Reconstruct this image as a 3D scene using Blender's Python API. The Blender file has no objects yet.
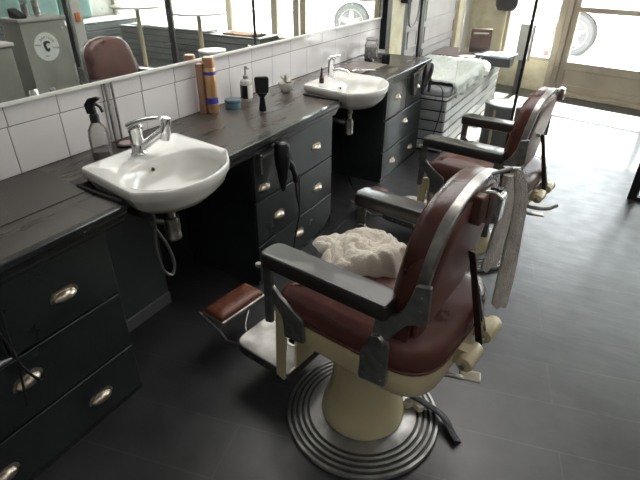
import bpy, bmesh, math, random
from mathutils import Vector, Matrix, noise
random.seed(7)
C = bpy.context.scene.collection
PI = math.pi

# ------------------------------------------------------------------ materials
def mat(name, col, rough=.5, metal=0., col2=None, nscale=6., bump=0., bscale=40., rvar=0., coat=0.,
        trans=0., alpha=1., sheen=0., stretch=None, detail=5., mix=(.35, .65), spec=.5, ior=1.45):
    m = bpy.data.materials.new(name); m.use_nodes = True
    nt = m.node_tree; b = nt.nodes['Principled BSDF']
    b.inputs['Base Color'].default_value = (*col, 1)
    b.inputs['Roughness'].default_value = rough
    b.inputs['Metallic'].default_value = metal
    b.inputs['Coat Weight'].default_value = coat
    b.inputs['Transmission Weight'].default_value = trans
    b.inputs['Alpha'].default_value = alpha
    b.inputs['Sheen Weight'].default_value = sheen
    b.inputs['Specular IOR Level'].default_value = spec
    b.inputs['IOR'].default_value = ior
    if col2 or bump or rvar:
        tc = nt.nodes.new('ShaderNodeTexCoord'); mp = nt.nodes.new('ShaderNodeMapping')
        nt.links.new(tc.outputs['Object'], mp.inputs['Vector'])
        if stretch: mp.inputs['Scale'].default_value = stretch
        n = nt.nodes.new('ShaderNodeTexNoise'); n.inputs['Scale'].default_value = nscale; n.inputs['Detail'].default_value = detail
        nt.links.new(mp.outputs[0], n.inputs['Vector'])
        if col2:
            r = nt.nodes.new('ShaderNodeValToRGB'); e = r.color_ramp.elements
            e[0].position, e[1].position = mix
            e[0].color = (*col, 1); e[1].color = (*col2, 1)
            nt.links.new(n.outputs['Fac'], r.inputs[0]); nt.links.new(r.outputs[0], b.inputs['Base Color'])
        if rvar:
            mr = nt.nodes.new('ShaderNodeMapRange'); mr.inputs['From Min'].default_value = .3; mr.inputs['From Max'].default_value = .7
            mr.inputs['To Min'].default_value = max(.02, rough - rvar); mr.inputs['To Max'].default_value = min(1, rough + rvar)
            nt.links.new(n.outputs['Fac'], mr.inputs['Value']); nt.links.new(mr.outputs[0], b.inputs['Roughness'])
        if bump:
            n2 = nt.nodes.new('ShaderNodeTexNoise'); n2.inputs['Scale'].default_value = bscale; n2.inputs['Detail'].default_value = 4
            nt.links.new(mp.outputs[0], n2.inputs['Vector'])
            bp = nt.nodes.new('ShaderNodeBump'); bp.inputs['Strength'].default_value = bump; bp.inputs['Distance'].default_value = .01
            nt.links.new(n2.outputs['Fac'], bp.inputs['Height']); nt.links.new(bp.outputs[0], b.inputs['Normal'])
    return m

def emis(name, col, s):
    m = bpy.data.materials.new(name); m.use_nodes = True; b = m.node_tree.nodes['Principled BSDF']
    b.inputs['Emission Color'].default_value = (*col, 1); b.inputs['Emission Strength'].default_value = s
    return m

black_paint = mat('black cabinet paint', (.012, .017, .017), .36, coat=.3, col2=(.022, .028, .028), nscale=3, bump=.08, bscale=60, rvar=.1)
black_mould = mat('black moulding paint', (.018, .021, .022), .26, coat=.3)
side_paint = mat('grey black panel paint', (.035, .042, .046), .5, col2=(.05, .058, .062), nscale=4)
pewter = mat('worn nickel', (.62, .56, .47), .33, 1, col2=(.40, .35, .28), nscale=60)
chrome = mat('chrome', (.78, .78, .78), .12, 1)
steel = mat('dull steel', (.42, .41, .39), .35, 1, col2=(.27, .26, .25), nscale=25, rvar=.1)
dark_steel = mat('dark nickel steel', (.30, .305, .30), .40, .85, col2=(.20, .205, .21), nscale=30)
alum = mat('brushed aluminium plate', (.30, .29, .27), .52, .75, col2=(.20, .19, .18), nscale=12, rvar=.12)
base_metal = mat('ribbed base metal', (.42, .42, .41), .44, .85, col2=(.22, .22, .22), nscale=9, rvar=.12)
cream = mat('cream enamel', (.48, .41, .25), .38, col2=(.56, .49, .32), nscale=3, bump=.05, rvar=.08, coat=.2)
leather = mat('oxblood leather', (.062, .021, .017), .33, col2=(.105, .037, .029), nscale=7, bump=.05, bscale=130, rvar=.09)
leather_back = mat('brown leather panel', (.100, .036, .028), .38, col2=(.135, .052, .042), nscale=4, bump=.1, bscale=160, rvar=.08)
rust_leather = mat('worn tan leather', (.10, .032, .018), .42, col2=(.17, .06, .034), nscale=18, bump=.25, bscale=90, rvar=.1)
arm_rubber = mat('armrest pad', (.016, .015, .014), .34, col2=(.024, .022, .020), nscale=8, rvar=.05, coat=.25)
towel_white = mat('cream towel', (.66, .60, .50), .95, col2=(.76, .70, .61), nscale=20, bump=.6, bscale=260, sheen=.3)
towel_grey = mat('grey towel', (.46, .42, .37), .95, col2=(.60, .56, .50), nscale=30, bump=1., bscale=220, sheen=.3)
ceramic = mat('white ceramic', (.64, .635, .60), .13, coat=.25)
black_plastic = mat('black plastic', (.010, .010, .012), .28)
matte_black = mat('matte black', (.012, .012, .013), .6)
white_plastic = mat('white plastic', (.75, .74, .70), .35)
grey_hose = mat('grey hose', (.20, .20, .20), .35, .6)
gold_can = mat('gold can', (.62, .36, .16), .28, .8, col2=(.75, .50, .26), nscale=9)
blue_print = mat('blue print', (.05, .07, .42), .4)
amber = mat('amber glass', (.10, .03, .008), .1, coat=.5)
blue_tin = mat('blue tin', (.14, .27, .36), .35, .3)
grey_cushion = mat('grey cushion', (.30, .31, .32), .9, bump=.3, bscale=200)
teal_cushion = mat('teal cushion', (.16, .27, .26), .9, col2=(.24, .36, .34), nscale=5, bump=.2, bscale=150)
fluff = mat('mint white sheepskin', (.74, .80, .73), .98, col2=(.88, .90, .86), nscale=25, bump=1., bscale=120)
fluff2 = mat('brown fur', (.14, .075, .045), .98, col2=(.24, .14, .09), nscale=25, bump=1., bscale=120)
white_top = mat('white table top', (.82, .81, .77), .3)
oak = mat('pale timber', (.50, .40, .26), .55, col2=(.38, .29, .18), nscale=3, stretch=(6, 6, .6))
beige_paint = mat('beige frame paint', (.42, .37, .29), .5, col2=(.50, .45, .35), nscale=4)
yellow_strip = mat('yellowed plaster', (.60, .54, .36), .8, col2=(.72, .68, .52), nscale=9, bump=.3)
black_steel = mat('black steel frame', (.012, .012, .013), .35, .3)
grey_panel = mat('grey panelling paint', (.40, .385, .375), .5, col2=(.47, .455, .44), nscale=3)
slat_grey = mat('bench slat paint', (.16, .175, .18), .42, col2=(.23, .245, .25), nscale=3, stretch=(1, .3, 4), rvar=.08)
plaster = mat('white plaster', (.62, .61, .58), .8, col2=(.68, .67, .64), nscale=2, bump=.08)
olive = mat('olive cabinet paint', (.20, .205, .175), .45, col2=(.26, .26, .225), nscale=4)
mat_rubber = None

def floor_mat():
    m = bpy.data.materials.new('dark painted board floor'); m.use_nodes = True; nt = m.node_tree; b = nt.nodes['Principled BSDF']
    tc = nt.nodes.new('ShaderNodeTexCoord')
    mp = nt.nodes.new('ShaderNodeMapping'); mp.inputs['Rotation'].default_value[2] = math.radians(-13)
    nt.links.new(tc.outputs['Object'], mp.inputs[0])
    br = nt.nodes.new('ShaderNodeTexBrick'); br.inputs['Scale'].default_value = 1
    br.inputs['Brick Width'].default_value = 2.4; br.inputs['Row Height'].default_value = .24; br.inputs['Mortar Size'].default_value = .0025
    br.inputs['Color1'].default_value = (.021, .022, .024, 1); br.inputs['Color2'].default_value = (.024, .025, .027, 1); br.inputs['Mortar'].default_value = (.040, .041, .042, 1)
    nt.links.new(mp.outputs[0], br.inputs['Vector'])
    n = nt.nodes.new('ShaderNodeTexNoise'); n.inputs['Scale'].default_value = 3.2; n.inputs['Detail'].default_value = 9; n.inputs['Roughness'].default_value = .65
    nt.links.new(tc.outputs['Object'], n.inputs['Vector'])
    r = nt.nodes.new('ShaderNodeValToRGB'); r.color_ramp.elements[0].position = .35; r.color_ramp.elements[1].position = .72
    r.color_ramp.elements[0].color = (.6, .6, .6, 1); r.color_ramp.elements[1].color = (1.7, 1.65, 1.6, 1)
    nt.links.new(n.outputs['Fac'], r.inputs[0])
    mx = nt.nodes.new('ShaderNodeMixRGB'); mx.blend_type = 'MULTIPLY'; mx.inputs[0].default_value = 1
    nt.links.new(br.outputs['Color'], mx.inputs[1]); nt.links.new(r.outputs[0], mx.inputs[2])
    nt.links.new(mx.outputs[0], b.inputs['Base Color'])
    n3 = nt.nodes.new('ShaderNodeTexNoise'); n3.inputs['Scale'].default_value = 9; n3.inputs['Detail'].default_value = 8
    nt.links.new(tc.outputs['Object'], n3.inputs['Vector'])
    mr = nt.nodes.new('ShaderNodeMapRange'); mr.inputs['From Min'].default_value = .3; mr.inputs['From Max'].default_value = .7
    mr.inputs['To Min'].default_value = .36; mr.inputs['To Max'].default_value = .52
    b.inputs['Coat Weight'].default_value = .45; b.inputs['Coat Roughness'].default_value = .34
    nt.links.new(n3.outputs['Fac'], mr.inputs['Value']); nt.links.new(mr.outputs[0], b.inputs['Roughness'])
    n2 = nt.nodes.new('ShaderNodeTexNoise'); n2.inputs['Scale'].default_value = 5; n2.inputs['Detail'].default_value = 6
    mp2 = nt.nodes.new('ShaderNodeMapping'); mp2.inputs['Scale'].default_value = (.5, 2.2, 1)
    nt.links.new(tc.outputs['Object'], mp2.inputs[0]); nt.links.new(mp2.outputs[0], n2.inputs['Vector'])
    bp = nt.nodes.new('ShaderNodeBump'); bp.inputs['Strength'].default_value = .25; bp.inputs['Distance'].default_value = .012
    nt.links.new(n2.outputs['Fac'], bp.inputs['Height']); nt.links.new(bp.outputs[0], b.inputs['Normal'])
    return m

def counter_mat():
    m = bpy.data.materials.new('worn dark plank worktop'); m.use_nodes = True; nt = m.node_tree; b = nt.nodes['Principled BSDF']
    tc = nt.nodes.new('ShaderNodeTexCoord')
    mp = nt.nodes.new('ShaderNodeMapping'); mp.inputs['Rotation'].default_value[2] = PI / 2
    nt.links.new(tc.outputs['Object'], mp.inputs[0])
    br = nt.nodes.new('ShaderNodeTexBrick'); br.inputs['Scale'].default_value = 1
    br.inputs['Brick Width'].default_value = .9; br.inputs['Row Height'].default_value = .14; br.inputs['Mortar Size'].default_value = .0018
    br.inputs['Color1'].default_value = (.048, .042, .037, 1); br.inputs['Color2'].default_value = (.070, .060, .052, 1); br.inputs['Mortar'].default_value = (.012, .011, .01, 1)
    nt.links.new(mp.outputs[0], br.inputs['Vector'])
    n = nt.nodes.new('ShaderNodeTexNoise'); n.inputs['Scale'].default_value = 4; n.inputs['Detail'].default_value = 9
    mp2 = nt.nodes.new('ShaderNodeMapping'); mp2.inputs['Scale'].default_value = (4, .8, 1)
    nt.links.new(tc.outputs['Object'], mp2.inputs[0]); nt.links.new(mp2.outputs[0], n.inputs['Vector'])
    r = nt.nodes.new('ShaderNodeValToRGB'); r.color_ramp.elements[0].position = .3; r.color_ramp.elements[1].position = .75
    r.color_ramp.elements[0].color = (.78, .78, .78, 1); r.color_ramp.elements[1].color = (1.35, 1.3, 1.25, 1)
    nt.links.new(n.outputs['Fac'], r.inputs[0])
    mx = nt.nodes.new('ShaderNodeMixRGB'); mx.blend_type = 'MULTIPLY'; mx.inputs[0].default_value = 1
    nt.links.new(br.outputs['Color'], mx.inputs[1]); nt.links.new(r.outputs[0], mx.inputs[2]); nt.links.new(mx.outputs[0], b.inputs['Base Color'])
    mr = nt.nodes.new('ShaderNodeMapRange'); mr.inputs['From Min'].default_value = .3; mr.inputs['From Max'].default_value = .7
    mr.inputs['To Min'].default_value = .24; mr.inputs['To Max'].default_value = .36
    nt.links.new(n.outputs['Fac'], mr.inputs['Value']); nt.links.new(mr.outputs[0], b.inputs['Roughness'])
    bp = nt.nodes.new('ShaderNodeBump'); bp.inputs['Strength'].default_value = .03; bp.inputs['Distance'].default_value = .003
    nt.links.new(n.outputs['Fac'], bp.inputs['Height']); nt.links.new(bp.outputs[0], b.inputs['Normal'])
    return m

def stripe_mat(name, c1, c2, period, axis):
    m = bpy.data.materials.new(name); m.use_nodes = True; nt = m.node_tree; b = nt.nodes['Principled BSDF']
    tc = nt.nodes.new('ShaderNodeTexCoord'); w = nt.nodes.new('ShaderNodeTexWave'); w.bands_direction = axis
    w.inputs['Scale'].default_value = .314 / period
    nt.links.new(tc.outputs['Object'], w.inputs['Vector'])
    r = nt.nodes.new('ShaderNodeValToRGB'); r.color_ramp.elements[0].color = (*c1, 1); r.color_ramp.elements[1].color = (*c2, 1)
    nt.links.new(w.outputs['Fac'], r.inputs[0]); nt.links.new(r.outputs[0], b.inputs['Base Color'])
    bp = nt.nodes.new('ShaderNodeBump'); bp.inputs['Strength'].default_value = .5; bp.inputs['Distance'].default_value = .003
    nt.links.new(w.outputs['Fac'], bp.inputs['Height']); nt.links.new(bp.outputs[0], b.inputs['Normal'])
    b.inputs['Roughness'].default_value = .5
    return m

def mirror_mat():
    m = bpy.data.materials.new('dusty mirror glass'); m.use_nodes = True; nt = m.node_tree; b = nt.nodes['Principled BSDF']
    b.inputs['Base Color'].default_value = (.86, .89, .86, 1); b.inputs['Metallic'].default_value = 1; b.inputs['Roughness'].default_value = .012
    # specks of dried soap and dust
    df = nt.nodes.new('ShaderNodeBsdfDiffuse'); df.inputs[0].default_value = (.8, .8, .78, 1)
    tc = nt.nodes.new('ShaderNodeTexCoord'); v = nt.nodes.new('ShaderNodeTexNoise'); v.inputs['Scale'].default_value = 34; v.inputs['Detail'].default_value = 3
    nt.links.new(tc.outputs['Object'], v.inputs['Vector'])
    r = nt.nodes.new('ShaderNodeValToRGB'); r.color_ramp.elements[0].position = .68; r.color_ramp.elements[1].position = .76
    r.color_ramp.elements[0].color = (.03, .03, .03, 1); r.color_ramp.elements[1].color = (.4, .4, .4, 1)
    nt.links.new(v.outputs['Fac'], r.inputs[0])
    mx = nt.nodes.new('ShaderNodeMixShader'); nt.links.new(r.outputs[0], mx.inputs[0])
    nt.links.new(b.outputs[0], mx.inputs[1]); nt.links.new(df.outputs[0], mx.inputs[2])
    nt.links.new(mx.outputs[0], nt.nodes['Material Output'].inputs['Surface'])
    return m

def glass_mat(name, tint=(.96, .97, .96), haze=.03):
    m = bpy.data.materials.new(name); m.use_nodes = True; nt = m.node_tree
    for n in list(nt.nodes):
        if n.type == 'BSDF_PRINCIPLED': nt.nodes.remove(n)
    tr = nt.nodes.new('ShaderNodeBsdfTransparent'); tr.inputs[0].default_value = (*tint, 1)
    gl = nt.nodes.new('ShaderNodeBsdfGlossy'); gl.inputs['Roughness'].default_value = .02
    df = nt.nodes.new('ShaderNodeBsdfDiffuse'); df.inputs[0].default_value = (.8, .8, .8, 1)
    fr = nt.nodes.new('ShaderNodeFresnel'); fr.inputs[0].default_value = 1.25
    mx = nt.nodes.new('ShaderNodeMixShader'); nt.links.new(fr.outputs[0], mx.inputs[0]); nt.links.new(tr.outputs[0], mx.inputs[1]); nt.links.new(gl.outputs[0], mx.inputs[2])
    m2 = nt.nodes.new('ShaderNodeMixShader'); m2.inputs[0].default_value = haze
    nt.links.new(mx.outputs[0], m2.inputs[1]); nt.links.new(df.outputs[0], m2.inputs[2])
    nt.links.new(m2.outputs[0], nt.nodes['Material Output'].inputs['Surface'])
    return m
clear_glass = glass_mat('clear window glass')
bottle_glass = glass_mat('clear bottle plastic', (.80, .79, .77), .10)
jar_glass = glass_mat('jar glass', (.75, .76, .74), .14)
tile_white = mat('glossy white tile', (.64, .615, .615), .10, col2=(.70, .675, .675), nscale=1.3, bump=.04, bscale=5, coat=.3)
grout = mat('grey grout', (.16, .15, .14), .8)

# ------------------------------------------------------------------ mesh builder
class MB:
    def __init__(s): s.v = []; s.f = []
    def add(s, vs, fs, M=None):
        k = len(s.v)
        for p in vs:
            p = Vector(p)
            if M is not None: p = M @ p
            s.v.append(p)
        s.f += [[i + k for i in f] for f in fs]; return s
    def box(s, x0, x1, y0, y1, z0, z1, M=None):
        vs = [(x, y, z) for x in (x0, x1) for y in (y0, y1) for z in (z0, z1)]
        return s.add(vs, [(0, 1, 3, 2), (4, 6, 7, 5), (0, 4, 5, 1), (2, 3, 7, 6), (0, 2, 6, 4), (1, 5, 7, 3)], M)
    def tube(s, path, r, n=10, M=None, close=False):
        P = [Vector(p) for p in path]; N = len(P); R = r if isinstance(r, (list, tuple)) else [r] * N
        vs = []; T = []
        for i in range(N):
            a = P[max(i - 1, 0)]; b = P[min(i + 1, N - 1)]; T.append((b - a).normalized())
        up = Vector((0, 0, 1)) if abs(T[0].z) < .9 else Vector((1, 0, 0))
        nrm = (up - T[0] * up.dot(T[0])).normalized()
        for i in range(N):
            nrm = (nrm - T[i] * nrm.dot(T[i])).normalized(); bn = T[i].cross(nrm)
            for k in range(n):
                a = 2 * PI * k / n
                rr = R[i] if not isinstance(R[i], (list, tuple)) else None
                ra, rb = (rr, rr) if rr is not None else R[i]
                vs.append(P[i] + nrm * math.cos(a) * ra + bn * math.sin(a) * rb)
        fs = [(i * n + k, i * n + (k + 1) % n, (i + 1) * n + (k + 1) % n, (i + 1) * n + k) for i in range(N - 1) for k in range(n)]
        fs += [tuple(range(n))[::-1], tuple((N - 1) * n + k for k in range(n))]
        return s.add(vs, fs, M)
    def lathe(s, prof, n=48, c=(0, 0, 0), M=None, sx=1, sy=1):
        vs = []
        for r, z in prof:
            for k in range(n):
                a = 2 * PI * k / n; vs.append((c[0] + r * math.cos(a) * sx, c[1] + r * math.sin(a) * sy, c[2] + z))
        fs = [(i * n + k, i * n + (k + 1) % n, (i + 1) * n + (k + 1) % n, (i + 1) * n + k) for i in range(len(prof) - 1) for k in range(n)]
        if prof[0][0] > 1e-5: fs.append(tuple(range(n))[::-1])
        if prof[-1][0] > 1e-5: fs.append(tuple((len(prof) - 1) * n + k for k in range(n)))
        return s.add(vs, fs, M)
    def prism(s, poly, t0, t1, axis='y', M=None):
        n = len(poly)
        def p3(p, t): return {'x': (t, p[0], p[1]), 'y': (p[0], t, p[1]), 'z': (p[0], p[1], t)}[axis]
        vs = [p3(p, t0) for p in poly] + [p3(p, t1) for p in poly]
        fs = [tuple(range(n)), tuple(range(n, 2 * n))[::-1]] + [(i, (i + 1) % n, n + (i + 1) % n, n + i) for i in range(n)]
        return s.add(vs, fs, M)
    def rings(s, rings, closed=True, cap=True, M=None):
        n = len(rings[0]); vs = [p for r in rings for p in r]
        m = n if closed else n - 1
        fs = [(i * n + k, i * n + (k + 1) % n, (i + 1) * n + (k + 1) % n, (i + 1) * n + k) for i in range(len(rings) - 1) for k in range(m)]
        if cap: fs += [tuple(range(n))[::-1], tuple((len(rings) - 1) * n + k for k in range(n))]
        return s.add(vs, fs, M)
    def build(s, name, m, parent=None, bevel=0, seg=2, smooth=True, label=None, sub=0, ang=38):
        me = bpy.data.meshes.new(name); bm = bmesh.new()
        vv = [bm.verts.new(p) for p in s.v]
        for f in s.f:
            try: bm.faces.new([vv[i] for i in f])
            except ValueError: pass
        bmesh.ops.remove_doubles(bm, verts=bm.verts, dist=1e-5)
        bmesh.ops.dissolve_degenerate(bm, edges=bm.edges, dist=1e-6)
        bmesh.ops.recalc_face_normals(bm, faces=bm.faces)
        bm.to_mesh(me); bm.free()
        if smooth:
            me.shade_smooth()
            if not sub: me.set_sharp_from_angle(angle=math.radians(ang))
        me.materials.append(m)
        o = bpy.data.objects.new(name, me); C.objects.link(o)
        if bevel:
            b = o.modifiers.new('bevel', 'BEVEL'); b.width = bevel; b.segments = seg; b.limit_method = 'ANGLE'; b.angle_limit = math.radians(40)
        if sub:
            q = o.modifiers.new('sub', 'SUBSURF'); q.levels = sub; q.render_levels = sub
        if parent is not None: o.parent = parent
        if label: o['label'] = label
        return o

def tag(o, label, cat, group=None, kind=None):
    o['label'] = label; o['category'] = cat
    if group: o['group'] = group
    if kind: o['kind'] = kind
    return o
def thing(name, label, cat, loc=(0, 0, 0), rz=0, group=None):
    o = bpy.data.objects.new(name, None); C.objects.link(o); o.empty_display_size = .05
    o.location = loc; o.rotation_euler = (0, 0, rz); return tag(o, label, cat, group)
def struct(name, mb, m, parent=None, **k):
    o = mb.build(name, m, parent, **k)
    if parent is None: o['kind'] = 'structure'
    return o
def children_of(o): return [c for c in bpy.data.objects if c.parent == o]
def dup(o, loc, rz, label, group=None):
    r = o.copy(); C.objects.link(r); r.location = loc; r.rotation_euler = (0, 0, rz); r['label'] = label
    if group: r['group'] = group
    for ch in children_of(o):
        c = ch.copy(); C.objects.link(c); c.parent = r
        for g in children_of(ch):
            d = g.copy(); C.objects.link(d); d.parent = c
    return r
def roundpoly(pts, r, n=5):
    out = []; N = len(pts)
    rr = r if isinstance(r, (list, tuple)) else [r] * N
    for i in range(N):
        p = Vector(pts[i]); a = Vector(pts[i - 1]) - p; b = Vector(pts[(i + 1) % N]) - p
        q = min(rr[i], a.length * .49, b.length * .49)
        A = p + a.normalized() * q; B = p + b.normalized() * q
        for k in range(n + 1):
            t = k / n; out.append(tuple(A * (1 - t) ** 2 + p * 2 * t * (1 - t) + B * t * t))
    return out
def inset(poly, d):
    """offset a counter-clockwise 2-D polygon inwards by d"""
    out = []; N = len(poly)
    for i in range(N):
        p = Vector(poly[i]); a = Vector(poly[i - 1]); b = Vector(poly[(i + 1) % N])
        t = (b - a); t = t.normalized() if t.length > 1e-9 else Vector((1, 0)); nrm = Vector((-t.y, t.x))
        out.append(tuple(p + nrm * d))
    return out
def insetc(poly, d):
    xs = [p[0] for p in poly]; ys = [p[1] for p in poly]; cx = (min(xs) + max(xs)) / 2; cy = (min(ys) + max(ys)) / 2
    hx = (max(xs) - min(xs)) / 2; hy = (max(ys) - min(ys)) / 2
    return [(cx + (x - cx) * (hx - d) / hx, cy + (y - cy) * (hy - d) / hy) for x, y in poly]
def smoothpath(pts, n=6):
    P = [Vector(p) for p in pts]; out = []
    for i in range(len(P) - 1):
        p0 = P[max(i - 1, 0)]; p1 = P[i]; p2 = P[i + 1]; p3 = P[min(i + 2, len(P) - 1)]
        for k in range(n):
            t = k / n
            out.append(.5 * ((2 * p1) + (-p0 + p2) * t + (2 * p0 - 5 * p1 + 4 * p2 - p3) * t * t + (-p0 + 3 * p1 - 3 * p2 + p3) * t ** 3))
    out.append(P[-1]); return out

# ------------------------------------------------------------------ the room
CEIL = 3.0
def fy(x): return 7.48 - .25 * (x - 1.33)            # skewed shop front
XF = 3.0
FB = fy(XF)                                        # the shop front runs straight on from here
struct('floor', MB().box(-.1, 7.0, -2.6, 8.1, -.06, 0), floor_mat())
struct('ceiling', MB().box(-.1, 7.0, -2.6, 8.1, CEIL, CEIL + .06), plaster)
struct('wall_left', MB().box(-.12, -.012, -2.6, 8.1, 0, CEIL), plaster)
struct('wall_right', MB().box(6.75, 6.9, -2.6, 7.3, 0, CEIL), plaster)
struct('wall_back', MB().box(-.1, 7.0, -2.7, -2.55, 0, CEIL), plaster)

# tiled splashback: three courses under the mirror, real tiles with grout gaps
tb = MB()
W = .219; Z0 = .851; ZR = 1.038; ZM = 1.129
for row, (za, zb, ph) in enumerate(((Z0, ZR, 1.198), (ZR, ZM + .02, .984))):
    y = ph - W * 9
    while y < 4.46:
        a = max(y, -.7); b = min(y + W, 4.46)
        if b - a > .02: tb.box(-.010, 0, a + .0015, b - .0015, za + .0015, zb - .0015)
        y += W
struct('trim_1', tb, tile_white, bevel=.0012, seg=1)
struct('trim_2', MB().box(-.013, -.0025, -.7, 4.46, .845, ZM + .02), grout)

# mirror in its thin frame
mi = thing('mirror', 'long frameless wall mirror above the white tiles and black worktop', 'mirror', (0, 0, ZM))
MB().box(-.004, .010, -.7, 4.44, 0, 1.15).build('mirror_glass', mirror_mat(), mi)
MB().box(-.004, .016, -.7, 4.44, -.012, 0).build('bottom_rail', white_plastic, mi)  # white colour stands in for the bright highlight along the rail
MB().box(-.010, .018, 4.44, 4.456, -.012, 1.16).build('end_rail', steel, mi)

# wall beyond the mirror: dark post, pale timber strip, grey panelling
struct('trim_3', MB().box(-.012, .05, 4.50, 4.60, .85, CEIL), black_steel)
struct('trim_4', MB().box(-.012, .03, 4.66, 4.98, .0, CEIL), yellow_strip)
struct('trim_5', MB().box(-.012, .02, 4.98, 5.10, 0, CEIL), side_paint)
pn = MB().box(-.012, .02, 5.10, 6.86, 0, CEIL)
for (a, b) in ((5.14, 5.42), (5.66, 6.80)):
    for (z0, z1) in ((.08, .70), (.76, .93), (.99, 1.5), (1.56, 2.3)):
        pn.box(.018, .034, a, b, z0, z0 + .018).box(.018, .034, a, b, z1 - .018, z1)
        pn.box(.018, .034, a, a + .018, z0, z1).box(.018, .034, b - .018, b, z0, z1)
struct('trim_6', pn, grey_panel, bevel=.003)
struct('trim_7', MB().box(-.012, .045, 5.46, 5.56, 0, CEIL), black_steel)
struct('trim_8', MB().box(-.012, .06, 6.86, 7.06, 0, CEIL), yellow_strip)

# shop front -------------------------------------------------------
fr_ang = math.atan(-.25)
F = Matrix.Translation((1.33, 7.48, 0)) @ Matrix.Rotation(fr_ang, 4, 'Z')    # u along front, v outwards
fx = 1 / math.cos(fr_ang)
u0 = (-.1 - 1.33) * fx; u1 = (XF - 1.33) * fx
struct('wall_front', MB().box(u0, -.14, -.02, .16, 0, .40, F).box(u0, u1 + .02, -.02, .16, 2.62, CEIL, F).box(u0, u0 + .62, -.02, .16, .40, 2.62, F), yellow_strip)
w1 = MB().box(u0 + .62, -.14, -.03, .12, .40, .44, F).box(u0 + .62, -.14, .02, .09, 2.55, 2.62, F).box(u0 + .62, u0 + .66, .02, .09, .44, 2.6, F)
w1o = struct('window_1', w1, beige_paint, bevel=.004)
MB().box(u0 + .66, -.14, .05, .056, .44, 2.56, F).build('pane', clear_glass, w1o)
struct('trim_9', MB().box(-.145, -.055, -.02, .14, 0, 2.62, F).box(-.05, .01, -.035, .14, 0, 2.62, F), beige_paint, bevel=.006)
dr = MB()
DU = 1.18
dr.box(.015, .085, 0, .05, .05, 2.5, F).box(DU, DU + .09, 0, .05, .05, 2.5, F).box(.08, DU, 0, .05, .32, .42, F).box(.08, DU, 0, .05, .05, .13, F)
dr.box(.08, DU, 0, .05, 1.015, 1.075, F).box(.08, DU, 0, .05, 2.4, 2.5, F).box(.08, DU, .012, .035, .12, .33, F)
door = struct('door_1', dr, beige_paint, bevel=.005)
MB().box(.08, DU, .02, .026, .42, 2.41, F).build('pane', clear_glass, door)
MB().box(-.03, .02, -.06, -.03, .30, .37, F).build('hinge', pewter, door, bevel=.004)
struct('trim_10', MB().box(.0, DU + .12, -.05, .16, 0, .05, F).box(0.0, DU + .12, -.10, -.05, 0, .02, F), beige_paint, bevel=.004)
w2 = MB().box(DU + .11, u1, -.02, .14, 0, .45, F).box(DU + .11, DU + .2, -.02, .14, .45, 2.62, F).box(u1 - .07, u1 + .03, -.02, .14, .45, 2.62, F)
w2o = struct('window_2', w2, beige_paint, bevel=.004)
MB().box(DU + .2, u1 - .07, .05, .056, .45, 2.62, F).build('pane', clear_glass, w2o)
w3 = MB().box(XF, 6.9, FB - .02, FB + .14, 0, .45).box(XF, 6.9, FB - .02, FB + .14, 2.62, CEIL)
for xx in (3.9, 5.3, 6.72): w3.box(xx - .05, xx + .05, FB - .02, FB + .12, .45, 2.62)
w3o = struct('window_3', w3, beige_paint, bevel=.004)
MB().box(XF + .03, 6.7, FB + .04, FB + .046, .45, 2.62).build('pane', clear_glass, w3o)

# outside ------------------------------------------------------------
paving = mat('pale street paving', (.55, .54, .52), .85, col2=(.62, .61, .58), nscale=1.5)
struct('ground', MB().add([(-12, 7.6, -.13), (30, 5.5, -.13), (40, 45, -.13), (-25, 45, -.13)], [(0, 1, 2, 3)]), paving)
fac = mat('pale rendered facade', (.72, .70, .66), .85)
wb = thing('building', 'pale rendered building across the street beyond the shop windows', 'building', (0, 17.5, 0), -.245)
bb = MB().box(-14, 20, 0, .6, 0, 3.2)
bb.build('wall', fac, wb)
for k in range(8):
    f = MB().box(-11 + k * 3.2, -9.6 + k * 3.2, -.05, .02, 1.0, 2.6).build('window', beige_paint, wb)
    MB().box(-10.9 + k * 3.2, -9.7 + k * 3.2, -.06, -.045, 1.1, 2.5).build('pane', mat('far window %d' % k, (.25, .28, .3), .1), f)

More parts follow.
